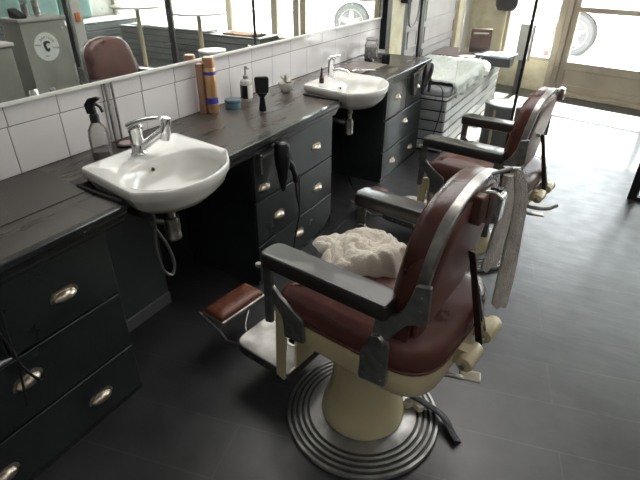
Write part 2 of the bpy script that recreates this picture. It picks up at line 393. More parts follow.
car_white = mat('white car paint', (.72, .72, .72), .3, coat=.5)
car_glass = mat('dark car glass', (.05, .055, .06), .08)
tyre_m = mat('tyre rubber', (.10, .10, .10), .8)
arch_m = mat('grey arch plastic', (.22, .22, .22), .7)
def build_car(loc, rz):
    t = thing('car', 'white parked car with dark wheel arches and spoked wheels outside the glass door', 'car', loc, rz)
    # local x along car, y towards the shop = -y side ; wheels at x=0 and 2.57
    prof = [(-.85, .28), (-.9, .6), (-.82, .78), (-.3, 1.08), (.45, 1.62), (1.9, 1.70), (2.9, 1.62), (3.35, 1.15), (3.42, .5), (3.35, .26),
            (3.2, .24)]
    def archpts(cx, r=.52):
        return [(cx + r * math.cos(a), .38 + r * math.sin(a)) for a in [PI * k / 12 for k in range(13)]]
    low = archpts(2.57)[:] + archpts(0)[:]
    poly = prof + [(3.10, .30)] + low + [(-.53, .32)]
    MB().prism(poly, 0, 1.75, 'y').build('body', car_white, t, bevel=.03)
    MB().prism([(.10, 1.12), (.52, 1.55), (1.25, 1.61), (1.25, 1.12)], -.012, .02, 'y').build('window', car_glass, t)
    MB().prism([(1.32, 1.12), (1.32, 1.61), (2.7, 1.55), (3.05, 1.15)], -.012, .02, 'y').build('window', car_glass, t)
    MB().box(.55, 2.02, -.02, .03, .26, .44).build('sill_trim', arch_m, t, bevel=.01)
    MB().box(1.0, 1.2, -.03, 0, .95, .99).build('door_handle', arch_m, t, bevel=.01)
    MB().box(-.92, -.80, .1, .4, .58, .70).build('tail_light', mat('red lens', (.6, .03, .03), .3), t, bevel=.02)
    for cx in (0, 2.57):
        a = MB(); r1, r2 = .50, .62
        pts = [(cx + r2 * math.cos(q), .38 + r2 * math.sin(q)) for q in [PI * k / 14 for k in range(15)]] + \
              [(cx + r1 * math.cos(q), .38 + r1 * math.sin(q)) for q in [PI - PI * k / 14 for k in range(15)]]
        a.prism(pts, -.03, .02, 'y').build('wheel_arch', arch_m, t)
        Rm = Matrix.Translation((cx, .13, .38)) @ Matrix.Rotation(PI / 2, 4, 'X') @ Matrix.Diagonal((1.26, 1.26, 1, 1))
        w = MB().lathe([(.22, -.09), (.31, -.09), (.335, -.05), (.335, .06), (.30, .1), (.22, .1)], 40, M=Rm).build('wheel', tyre_m, t)
        rm = MB().lathe([(.20, .085), (.222, .105), (.222, .08)], 36, M=Rm)
        for s in range(5):
            a_ = 2 * PI * s / 5
            rm.prism([(-.05, 0), (.05, 0), (.035, .21), (-.035, .21)], .085, .10, 'z', Rm @ Matrix.Rotation(a_, 4, 'Z'))
        rm.lathe([(0, .11), (.055, .105), (.055, .08)], 20, M=Rm)
        rm.build('rim', mat('rim silver', (.6, .6, .6), .3, .6), w)
    return t
build_car((1.10, 11.70, -.125), math.atan2(-.25, 1))
cn = thing('traffic_cone', 'small red and white cone on the pavement beyond the front window', 'cone', (1.02, 8.55, -.128))
cn.scale = (1.35, 1.35, 1.15)
MB().box(-.14, .14, -.14, .14, 0, .03).build('foot', mat('red plastic', (.7, .03, .03), .5), cn, bevel=.01)
MB().lathe([(.11, .03), (.02, .45), (0, .45)], 24).build('cone_body', mat('red plastic body', (.75, .04, .04), .5), cn)
MB().lathe([(.086, .14), (.062, .24)], 24).build('white_band', white_plastic, cn)

# ------------------------------------------------------------------ cabinets, worktop
CX = .52
def cup_pull(parent, y, z, tilt=0, w=.088):
    M = Matrix.Translation((CX + .012, y, z)) @ Matrix.Rotation(tilt, 4, 'X')
    m = MB()
    # half-dome hood, open underneath
    vs = []; fs = []; J = 7; n = 14
    for j in range(J + 1):
        q = PI / 2 * j / J
        for k in range(n + 1):
            a = PI * k / n
            vs.append((.027 * math.sin(q), .5 * w * math.cos(a) * math.cos(q), .026 * math.sin(a) * (math.cos(q) ** .8) - .004))
    for j in range(J):
        for k in range(n):
            b = j * (n + 1) + k; fs.append((b, b + 1, b + n + 2, b + n + 1))
    m.add(vs, fs, M)
    m.prism(roundpoly([(-w * .60, -.006), (w * .60, -.006), (w * .60, .010), (w * .42, .027), (-w * .42, .027), (-w * .60, .010)], .008), 0, .004, 'x', M)
    for s in (-1, 1): m.lathe([(.0, .006), (.006, .004), (.007, 0)], 10, M=M @ Matrix.Translation((0, s * w * .52, .006)) @ Matrix.Rotation(PI / 2, 4, 'Y'))
    o = m.build('handle', pewter, parent)
    sol = o.modifiers.new('s', 'SOLIDIFY'); sol.thickness = .002
    return o
def cabinet(y0, y1, drawers, label, name='drawer_cabinet'):
    t = thing(name, label, 'cabinet', (0, 0, 0))
    b = MB().box(.02, CX - .004, y0 + .004, y1 - .004, 0.0, .798)
    b.build('body', black_paint, t, bevel=.002)
    MB().box(CX - .004, CX + .004, y0, y1, 0, .03).build('plinth', black_mould, t, bevel=.002)
    for (a, b_, z0, z1, hs) in drawers:
        d = MB().box(CX - .004, CX + .012, max(a, y0) + .003, b_ - .003, z0 + .003, z1 - .003).build('drawer', black_paint, t, bevel=.003)
        for (hy, hz, ti) in hs: cup_pull(d, hy, hz, ti)
    return t
g = 'drawer cabinets under the worktop'
cabinet(-.62, .92, [(-.6, .10, .512, .772, [(-.25, .62, 0)]), (.10, .50, .512, .772, [(.30, .62, 0)]), (.50, .918, .512, .772, [(.715, .624, 0)]),
                    (-.6, .13, .256, .508, [(-.25, .4, 0)]), (.13, .918, .256, .508, [(.519, .405, .12)]),
                    (-.6, .15, .03, .252, [(-.2, .12, 0)]), (.15, .918, .03, .252, [(.731, .125, 0), (.348, .122, 0)])],
        'black drawer cabinet nearest the camera at the left edge, left of the near basin')
c2 = cabinet(1.777, 2.588, [(1.777, 2.588, .512, .772, [(1.852, .575, .0), (2.383, .628, 0)]),
                       (1.777, 2.195, .256, .508, [(1.976, .362, 0)]), (2.195, 2.588, .256, .508, [(2.40, .36, 0)]),
                       (1.777, 2.588, .03, .252, [(2.18, .146, 0)])],
        'middle black drawer cabinet between the two basins')
kb = MB().box(CX + .010, CX + .016, 2.30, 2.312, .145, .175).box(CX + .010, CX + .022, 2.30, 2.33, .17, .176)
kb.build('hasp', dark_steel, c2)
cabinet(3.44, 4.27, [(3.44, 3.86, .512, .772, [(3.66, .646, 0)]), (3.86, 4.27, .512, .772, [(4.09, .646, 0)]),
                     (3.44, 4.27, .256, .508, [(3.874, .402, 0)]), (3.44, 4.27, .03, .252, [(3.648, .124, 0), (4.07, .118, 0)])],
        'far black drawer cabinet beyond the second basin, shining in daylight')
# knee recess panels behind the basins
struct('wall_recess', MB().box(0, .19, .92, 1.42, 0, .805), side_paint)
struct('baseboard_left', MB().box(.19, .203, .93, 1.42, 0, .07), mat('grey skirting', (.11, .115, .12), .35), bevel=.003)
struct('wall_void', MB().box(-.01, .02, 1.42, 1.777, 0, .805).box(-.01, .02, 2.588, 3.44, 0, .805), mat('recess shade black', (.004, .004, .005), .8))  # near-black sheets, the deep shade under the basins put into the colour

S1 = 1.262; S2 = 2.885                                # basin centres along the wall
top = thing('worktop', 'long worn black plank worktop carrying both white basins', 'worktop', (0, 0, 0))
wt = MB()
YB, YE = -.7, 4.30
def seg(a, b, x0, x1): wt.box(x0, x1, a, b, .812, .85)
HW = .252
seg(YB, S1 - HW, 0, .548); seg(S1 + HW, S2 - HW, 0, .548); seg(S2 + HW, YE, 0, .548)
seg(S1 - HW, S1 + HW, 0, .285); seg(S2 - HW, S2 + HW, 0, .285)
wt.build('board', counter_mat(), top, bevel=.003)
mp_ = [(.535, .772), (.541, .772), (.541, .784), (.546, .786), (.549, .792), (.549, .803), (.556, .805), (.556, .812), (.563, .815), (.569, .821), (.571, .829), (.577, .831), (.577, .849), (.573, .852), (.5485, .852), (.5485, .811), (.535, .80)]
def mould(a, b):
    MB().prism(mp_, a, b, 'y').build('edge_moulding', black_mould, top, smooth=False)
mould(YB, S1 - HW - .02); mould(S1 + HW + .02, S2 - HW - .02); mould(S2 + HW + .02, YE)
MB().prism([(.0, .775), (.548, .775), (.548, .85), (0, .85)], YE, YE + .014, 'y').build('end_board', black_mould, top, bevel=.003)

# ribbed rubber mat
rb = MB().prism(roundpoly([(.01, -.6), (.35, -.6), (.36, 1.0), (.12, 1.03), (.01, 1.03)], .01), .8512, .8535, 'z')
tag(rb.build('counter_mat', stripe_mat('ribbed mat', (.035, .03, .026), (.075, .066, .058), .011, 'X')), 'thin ribbed dark mat lying on the worktop left of the near basin', 'mat')

# ------------------------------------------------------------------ basins
def basin(S, label, gname='basins set into the worktop'):
    t = thing('wash_basin', label, 'sink', (0, S, 0), 0, gname)
    m = MB(); n = 72; cx, cy = .50, 0
    zt = .905
    ctrl = [(.262, -.20), (.268, -.248), (.32, -.252), (.46, -.256), (.590, -.258), (.612, -.254), (.645, -.228), (.715, -.15), (.750, 0), (.715, .15), (.645, .228), (.612, .254), (.590, .258), (.46, .256), (.32, .252), (.268, .248), (.262, .20), (.260, 0)]
    out = []
    P = [Vector(p) for p in ctrl]; N = len(P)
    for i in range(N):
        p0, p1, p2, p3 = P[i - 1], P[i], P[(i + 1) % N], P[(i + 2) % N]
        for k in range(6):
            s = k / 6
            out.append(.5 * ((2 * p1) + (-p0 + p2) * s + (2 * p0 - 5 * p1 + 4 * p2 - p3) * s * s + (-p0 + 3 * p1 - 3 * p2 + p3) * s ** 3))
    n = len(out); cen = Vector((.535, 0))
    out = [Vector((p.x, p.y + .045 - .17 * (p.x - .265))) for p in out]
    # inner bowl edge
    def inner(p, k):
        d = p - cen; a = math.atan2(d.y, d.x)
        rx = .185 if d.x > 0 else .125; ry = .215
        e = 2.3
        r = 1 / ((abs(math.cos(a)) / rx) ** e + (abs(math.sin(a)) / ry) ** e) ** (1 / e)
        return cen + Vector((math.cos(a), math.sin(a))) * r * k
    R = []
    def ring(f, z): R.append([(*f(p), z(p) if callable(z) else z) for p in out])
    ring(lambda p: cen + (p - cen) * .10 - Vector((.05, 0)), .765)
    bot = lambda p: .742 if p.x > .36 else .80
    ring(lambda p: cen + (p - cen) * .45 - Vector((.02, 0)) if p.x > .4 else p * .6 + cen * .4, lambda p: .770)
    ring(lambda p: cen + (p - cen) * .72 if p.x > .4 else cen + (p - cen) * .8, lambda p: .788)
    ring(lambda p: cen + (p - cen) * .90, .828)
    ring(lambda p: cen + (p - cen) * .965, .862)
    ring(lambda p: cen + (p - cen) * .995, .872)
    ring(lambda p: p, zt - .012)
    ring(lambda p: cen + (p - cen) * .992, zt - .002)
    ring(lambda p: cen + (p - cen) * .975, zt)
    ring(lambda p: cen + (p - cen) * .95, zt - .003)
    ring(lambda p: inner(p, 1.05) if (inner(p, 1.05) - cen).length < (p - cen).length * .93 else cen + (p - cen) * .93, zt - .010)
    ring(lambda p: inner(p, 1.0) if (inner(p, 1.0) - cen).length < (p - cen).length * .91 else cen + (p - cen) * .90, zt - .018)
    for k, z in ((.93, .045), (.82, .08), (.62, .112), (.36, .128), (.1, .134)):
        ring(lambda p, k=k: cen + (((inner(p, 1.0) if (inner(p, 1.0) - cen).length < (p - cen).length * .91 else cen + (p - cen) * .90)) - cen) * k, zt - z)
    m.rings(R)
    m.build('bowl', ceramic, t, ang=60)
    MB().lathe([(0, .003), (.018, .003), (.024, 0), (.024, -.004)], 24, (.545, 0, zt - .133)).build('drain', chrome, t)
    MB().lathe([(0, .0), (.007, .0), (.008, -.002)], 14, M=Matrix.Translation((.4275, 0, zt - .045)) @ Matrix.Rotation(math.radians(68), 4, 'Y')).build('overflow_hole', matte_black, t)
    return t
basin(S1, 'white ceramic basin nearest the camera with a large lever tap')
basin(S2, 'white ceramic basin further along the worktop with the dropper bottle on its rim')
# black sealing strips at the basins' left side
for S, w_ in ((S1, 'black rubber seal along the left side of the near basin'), (S2, 'black rubber seal along the left side of the far basin')):
    tag(MB().tube(smoothpath([(.30, S - .254, .857), (.40, S - .262, .857), (.52, S - .266, .857), (.555, S - .266, .857)]), .007, 8).build('basin_seal', matte_black), w_, 'seal')

def trap(S, label):
    t = thing('basin_trap', label, 'siphon', (.50, S - .015, .028), 0)
    MB().lathe([(0, .735), (.02, .735), (.02, .70), (.028, .70), (.028, .685), (.020, .68), (.020, .645), (.031, .64), (.034, .60), (.031, .565), (.034, .56), (.034, .545), (.02, .535), (0, .535)], 24).build('trap_body', steel, t)
    MB().tube(smoothpath([(0, 0, .62), (-.05, -.035, .63), (-.12, -.045, .64), (-.22, -.05, .64), (-.325, -.05, .64)]), .016, 12).build('waste_pipe', dark_steel, t)
    MB().box(-.15, -.05, -.10, -.05, .735, .75).build('bracket', matte_black, t, bevel=.004)
    return t
trap(S1, 'chrome bottle trap hanging under the near basin')
trap(S2, 'chrome bottle trap hanging under the far basin')
tag(MB().tube(smoothpath([(.42, 1.16, .76), (.45, 1.20, .68), (.45, 1.185, .54), (.45, 1.20, .42), (.46, 1.235, .375), (.455, 1.262, .42), (.45, 1.245, .52), (.43, 1.20, .64), (.36, 1.20, .70)], 6), .007, 8).build('spray_hose', grey_hose), 'grey flexible hose looped under the near basin', 'hose')
tag(MB().tube(smoothpath([(.44, 2.90, .72), (.45, 2.90, .5), (.46, 2.94, .3), (.50, 3.02, .10), (.56, 3.15, .01), (.7, 3.25, .012)], 6), .004, 6).build('power_cable', black_plastic), 'thin black cable hanging under the far basin', 'cable')

# taps
def tap_big():
    t = thing('basin_tap', 'large chrome lever tap with pull-out head on the near basin', 'tap', (.325, 1.292, .893), math.radians(20))
    MB().lathe([(.030, 0), (.030, .006), (.025, .012), (.0235, .05), (.0235, .080), (.026, .084), (.026, .100), (.018, .108), (0, .110)], 28).build('tap_body', chrome, t)
    MB().tube(smoothpath([(0, 0, .02), (.040, .008, .045), (.075, .015, .070), (.102, .020, .090)]), [.017] * 6 + [.016] * 6 + [.015] * 7, 14).build('spout', chrome, t)
    Ms = Matrix.Translation((.110, .022, .108)) @ Matrix.Rotation(math.radians(14), 4, 'Y')
    MB().lathe([(0, .028), (.016, .026), (.019, .015), (.020, -.035), (.018, -.055), (.012, -.058), (0, -.056)], 24, M=Ms).build('spray_head', chrome, t)
    lv = [(-.022, -.004, .104), (.0, 0, .112), (.03, .006, .121), (.06, .012, .127), (.088, .018, .130)]
    MB().tube(smoothpath(lv), [(.012 - .005 * (k / 24), .024 - .010 * (k / 24)) for k in range(25)], 12).build('lever', chrome, t)
    t.scale = (1.12, 1.15, 1.17)
    return t
tap_big()
def tap_small():
    t = thing('basin_tap', 'slim chrome mixer tap standing on the far basin', 'tap', (.315, 2.955, .893), 0)
    MB().lathe([(.026, 0), (.026, .006), (.021, .01), (.021, .105), (.023, .108), (.023, .13), (0, .134)], 24).build('tap_body', chrome, t)
    MB().tube([(0, 0, .05), (.06, .01, .065), (.11, .018, .058), (.125, .02, .045)], [.014, .012, .011, .011], 12).build('spout', chrome, t)
    MB().tube([(0, 0, .132), (.03, .004, .142), (.07, .01, .152)], [.016, .010, .007], 10).build('lever', chrome, t)
tap_small()

# ------------------------------------------------------------------ things on the worktop
ZC = .8505
t = thing('spray_bottle', 'clear spray bottle with black trigger head beside the near basin', 'bottle', (.125, 1.265, ZC + .003), math.radians(25))
t.scale = (1.12, 1.12, 1.04)
MB().lathe([(0, .002), (.034, 0), (.037, .01), (.037, .085), (.033, .115), (.020, .138), (.014, .147), (.014, .15)], 28).build('bottle_body', bottle_glass, t)
MB().lathe([(0, .004), (.033, .004), (.0345, .03), (0, .03)], 24).build('liquid', mat('clear liquid', (.35, .34, .33), .1, trans=.6), t)
MB().lathe([(.017, .146), (.017, .172), (.012, .18), (0, .18)], 20).build('collar', black_plastic, t)
MB().prism([(-.022, .178), (-.026, .215), (-.008, .238), (.028, .248), (.036, .236), (.020, .226), (.008, .205), (.010, .178)], -.010, .010, 'y').build('spray_head', black_plastic, t, bevel=.004)
MB().tube([(.012, 0, .218), (.030, 0, .206), (.036, 0, .186)], .0055, 8).build('trigger', black_plastic, t)

t = thing('hairspray_can', 'tall gold aerosol can with two blue bands against the tiles', 'can', (.075, 2.04, ZC))
MB().lathe([(0, 0), (.031, 0), (.033, .006), (.033, .235), (.030, .243), (.029, .285), (.026, .292), (0, .292)], 32).build('can_body', gold_can, t)
MB().lathe([(.0335, .205), (.0335, .222)], 32).build('blue_band', blue_print, t)
MB().lathe([(.0335, .055), (.0335, .085)], 32, sx=1).build('blue_band', blue_print, t)
MB().lathe([(.0305, .24), (.0305, .286), (.027, .2925), (0, .2925)], 32).build('cap', mat('copper cap', (.42, .22, .14), .35, .5), t)
t = thing('hairspray_can', 'copper coloured aerosol can half hidden behind the gold one', 'can', (.035, 2.010, ZC))
MB().lathe([(0, 0), (.021, 0), (.022, .006), (.022, .25), (.020, .26), (0, .268)], 28).build('can_body', mat('copper can', (.40, .25, .18), .35, .4), t)

t = thing('wax_tin', 'low pale blue tin of pomade in front of the soap bottle', 'tin', (.105, 2.175, ZC))
MB().lathe([(0, 0), (.042, 0), (.044, .004), (.044, .03), (0, .03)], 36).build('tin_body', blue_tin, t)
MB().lathe([(.045, .03), (.046, .034), (.046, .046), (.043, .05), (0, .05)], 36).build('lid', mat('slate lid', (.12, .17, .19), .35, .4), t)

t = thing('soap_dispenser', 'clear pump bottle with black and white label against the tiles', 'bottle', (.075, 2.345, ZC), math.radians(10))
MB().lathe([(0, 0), (.034, 0), (.036, .005), (.036, .10), (.030, .118), (.014, .128), (.014, .132)], 28).build('bottle_body', mat('milky bottle', (.62, .61, .58), .2, trans=.3), t)
for a0, a1, mm, nm in ((-2.4, -.9, black_plastic, 'black_label'), (-.85, .9, white_plastic, 'white_label')):
    m = MB(); vs = []; n = 10
    for k in range(n + 1):
        a = a0 + (a1 - a0) * k / n
        for z in (.018, .095): vs.append((.0368 * math.cos(a), .0368 * math.sin(a), z))
    m.add(vs, [(2 * k, 2 * k + 2, 2 * k + 3, 2 * k + 1) for k in range(n)]); m.build(nm, mm, t)
MB().lathe([(.015, .13), (.015, .145), (.005, .15), (.005, .195), (0, .195)], 16).tube([(0, 0, .19), (.01, -.01, .196), (.035, -.03, .190)], .006, 8).build('pump', steel, t)

t = thing('neck_duster', 'black upright neck brush standing on the worktop', 'brush', (.285, 2.215, ZC), math.radians(-48))
MB().lathe([(0, 0), (.020, 0), (.022, .01), (.016, .05), (.014, .075), (.026, .088), (.028, .098), (0, .1)], 20).build('brush_handle', black_plastic, t)
hd = roundpoly([(-.036, .095), (.036, .095), (.040, .185), (-.040, .185)], .016)
MB().prism(hd, -.010, .010, 'x').build('bristle_head', matte_black, t, bevel=.004)

t = thing('bowl', 'small white ceramic bowl holding clips against the tiles', 'bowl', (.16, 2.645, ZC))
MB().lathe([(0, .002), (.020, 0), (.026, .006), (.045, .03), (.05, .06), (.046, .06), (.040, .032), (.02, .012), (0, .01)], 36).build('bowl_body', ceramic, t)
for k in range(5):
    a = k * 1.3; M = Matrix.Translation((.012 * math.cos(a), .015 * math.sin(a), .055 + .006 * k)) @ Matrix.Rotation(a, 4, 'Z') @ Matrix.Rotation(-.5 - .15 * k, 4, 'Y')
    o = MB().box(-.035, .035, -.008, .008, -.004, .004, M).box(-.03, .01, -.006, .006, .004, .010, M).build('hair_clip', [steel, towel_white, dark_steel, cream, steel][k], None, bevel=.002)
    tag(o, 'clip among the clips and brushes piled in the white bowl', 'hair clip', 'clips in the bowl')
    o.location = (.16, 2.645, ZC)

t = thing('dropper_bottle', 'small amber dropper bottle on the rim of the far basin', 'bottle', (.335, 2.795, .8945))
MB().lathe([(0, 0), (.0145, 0), (.0155, .003), (.0155, .045), (.009, .056), (.007, .06)], 20).build('bottle_body', amber, t)
MB().lathe([(.0158, .008), (.0158, .038)], 20).build('dark_label', matte_black, t)
MB().lathe([(.009, .058), (.009, .07), (.006, .072), (.006, .088), (.002, .1), (0, .1)], 14).build('dropper', black_plastic, t)

t = thing('storage_jar', 'clear glass jar with clamp lid at the far end of the tiles', 'jar', (.12, 4.03, ZC))
MB().lathe([(0, 0), (.052, 0), (.056, .008), (.056, .11), (.045, .13), (.045, .14)], 32).build('jar_body', jar_glass, t)
MB().lathe([(0, .14), (.048, .14), (.048, .155), (.03, .165), (0, .165)], 28).build('lid', jar_glass, t)
MB().lathe([(0, .005), (.048, .008), (.05, .09), (0, .095)], 24).build('contents', mat('dark combs in jar', (.12, .10, .09), .6, col2=(.5, .48, .45), nscale=40), t)
tag(MB().lathe([(0, 0), (.033, 0), (.034, .004), (.034, .072), (.031, .075), (.028, .072), (.028, .02), (0, .02)], 28).build('black_cup', black_plastic), 'plain black cup standing near the end of the worktop', 'cup').location = (.33, 3.86, ZC)
tag(MB().box(-.035, .035, -.02, .02, 0, .035).lathe([(0, .05), (.02, .045), (.022, .03), (.022, 0)], 16).build('hair_clipper', black_plastic, bevel=.006), 'small black clipper lying in front of the glass jar', 'clipper').location = (.20, 3.82, ZC)
tr = thing('tool_tray', 'dark grey folded cloth tray behind the far basin', 'tray', (.235, 3.60, ZC), math.radians(-6))
MB().box(-.14, .12, -.20, .20, 0, .012).build('tray_base', mat('grey brown cloth', (.16, .14, .125), .8, col2=(.22, .20, .18), nscale=8), tr, bevel=.005)
tag(MB().tube([(.30, 3.42, ZC + .018), (.37, 3.60, ZC + .006), (.43, 3.78, ZC + .004)], .003, 8).build('razor', chrome), 'slim chrome razor lying across the tray edge beside the far basin', 'razor')
cb = thing('comb', 'tangle of chrome scissors behind the far basin rim', 'scissors', (.33, 3.46, ZC + .013))
MB().tube([(-.06, -.05, .004), (.03, .02, .004), (.07, .04, .004)], .0028, 6).build('blade', chrome, cb)
for s in (-1, 1):
    MB().tube([(-.06 + .018 * math.cos(a), -.05 + s * .018 + .014 * math.sin(a), .004) for a in [2 * PI * k / 12 for k in range(13)]], .0028, 6).build('finger_ring', chrome, cb)
cat = thing('tap_cap', 'black hooked clip behind the slim tap', 'clip', (.22, 3.19, ZC + .0))
MB().prism([(-.03, 0), (.03, 0), (.045, .06), (.02, .04), (-.02, .045), (-.035, .065)], -.008, .008, 'x').build('clip_body', matte_black, cat, bevel=.003)
dsh = thing('soap_dish', 'small dark dish with a pale lid behind the near tap', 'dish', (.085, 1.425, ZC))
MB().lathe([(0, 0), (.04, 0), (.05, .010), (.046, .012), (0, .008)], 28).build('dish_body', matte_black, dsh)
MB().lathe([(0, .014), (.03, .013), (.034, .0085)], 24).build('pale_soap', mat('pink soap', (.35, .25, .22), .4), dsh)
tag(MB().lathe([(0, 0), (.02, 0), (.022, .006), (.018, .012), (0, .014)], 18).build('plug', black_plastic), 'small black rubber plug on the worktop right of the near tap', 'plug').location = (.20, 1.63, ZC)
# two thin pipes running up the tiles behind the near tap
for k, yy in enumerate((1.43, 1.465)):
    tag(MB().tube([(.012, yy, .851), (.012, yy, ZM - .014)], .006, 10).build('wall_pipe', steel), ('left' if k == 0 else 'right') + ' one of the two thin steel pipes on the tiles behind the near tap', 'pipe', None)

# hair dryers
def dryer(loc, M, label, handle=True):
    t = thing('hair_dryer', label, 'hair dryer', loc)
    MB().lathe([(0, .105), (.022, .105), (.033, .10), (.040, .085), (.042, .05), (.040, .0), (.034, -.03), (.026, -.06), (.027, -.075), (.020, -.11), (.012, -.15), (.006, -.155), (0, -.155)], 28, M=M).build('barrel', black_plastic, t)
    MB().lathe([(.024, .1055), (.014, .108), (0, .109)], 20, M=M).build('rear_grille', steel, t)
    MB().tube(smoothpath([M @ Vector(p) for p in [(.025, 0, .0), (.045, .0, -.02), (.060, .0, -.06), (.070, .0, -.115)]]), [(.018, .014)] * 10 + [(.014, .011)] * 8 + [(.010, .010)], 12).build('grip', black_plastic, t)
    return t
M1 = Matrix.Rotation(math.radians(-4), 4, 'X') @ Matrix.Rotation(math.radians(-3), 4, 'Y')
dryer((.60, 1.93, .700), M1 @ Matrix.Rotation(math.radians(50), 4, 'Z'), 'black hair dryer hanging nose down on the middle cabinet')
tag(MB().box(.532, .560, 1.80, 1.815, .67, .775).box(.532, .575, 1.80, 1.97, .758, .766).build('dryer_holder', dark_steel), 'steel bracket holding the dryer on the middle cabinet', 'bracket')
tag(MB().tube(smoothpath([(.643, 1.985, .575), (.645, 1.99, .50), (.66, 1.99, .40), (.62, 2.0, .22), (.60, 2.02, .06), (.62, 2.12, .008), (.60, 2.4, .008), (.58, 2.7, .008)]), .005, 8).build('dryer_cable', black_plastic), 'black cable hanging down from the dryer on the middle cabinet', 'cable')
M2 = Matrix.Rotation(math.radians(-33), 4, 'X')
dryer((.610, 4.10, .745), M2 @ Matrix.Rotation(math.radians(62), 4, 'Z'), 'black hair dryer hanging at the end of the far cabinet')
tag(MB().tube(smoothpath([(.68, 4.22, .655), (.71, 4.27, .60), (.72, 4.27, .45), (.70, 4.22, .25), (.66, 4.18, .08), (.62, 4.1, .01)]), .005, 8).build('dryer_cable', black_plastic), 'thin cable looping down from the dryer on the far cabinet', 'cable')
tag(MB().prism([(3.93, .78), (4.06, .78), (4.05, .70), (4.02, .60), (3.97, .60), (3.94, .70)], .534, .56, 'x').build('tool_holster', dark_steel, bevel=.004), 'grey metal scissor holster hanging on the far cabinet front', 'holster')
# cables on the near cabinet
cbx = .56
tag(MB().tube(smoothpath([(cbx, .515, .76), (cbx + .01, .50, .60), (cbx + .01, .50, .53), (cbx, .49, .42), (cbx, .48, .34)]), .004, 8).build('clipper_cable', matte_black), 'black cable crossing the near cabinet, hanging straight down', 'cable')
tag(MB().tube(smoothpath([(cbx, .47, .70), (cbx + .012, .49, .61), (cbx + .012, .505, .50), (cbx + .01, .535, .415), (cbx, .548, .40)]), .0045, 8).build('clipper_cable', matte_black), 'black cable ending in a plug at the near cabinet drawer pull', 'cable')
tag(MB().tube([(cbx + .015, .40, .555), (cbx + .015, .46, .556), (cbx + .015, .485, .552)], [.009, .009, .004], 10).build('cable_plug', grey_hose), 'grey plug end on the cables at the left edge by the near cabinet', 'plug')

# ------------------------------------------------------------------ the barber's chair
TH = math.radians(172)
block_m = mat('brown metal block', (.10, .05, .035), .4, .3)
groove_m = mat('blackened groove', (.03, .03, .03), .5, .3, col2=(.07, .07, .065), nscale=20)
plate_side = mat('dark plate side', (.07, .07, .07), .4, .6)
iron_m = mat('brown black iron', (.05, .03, .025), .4, .5)
pedal_m = mat('pale metal pedal', (.55, .50, .40), .4, .4)
def backrest_outline(d=0):
    h = [(.195, .60), (.226, .67), (.242, .75), (.246, .84), (.240, .94), (.225, 1.01), (.194, 1.060), (.142, 1.090), (.07, 1.106), (0, 1.112)]
    L = h + [(-a, b) for a, b in h[-2::-1]]
    P = [Vector(p) for p in L]; out = []
    sm = smoothpath([(p.x, p.y, 0) for p in P], 3)
    c = Vector((0, .82))
    res = []
    S = [Vector((p.x, p.y)) for p in sm]
    for i, p in enumerate(S):
        a = S[max(i - 1, 0)]; b = S[min(i + 1, len(S) - 1)]; tt = (b - a).normalized(); nn = Vector((-tt.y, tt.x))
        q = p + nn * d
        res.append((q.x * .97 + .006, q.y))
    return res
def bx_(z): return -.257 - .14 * (z - .70)
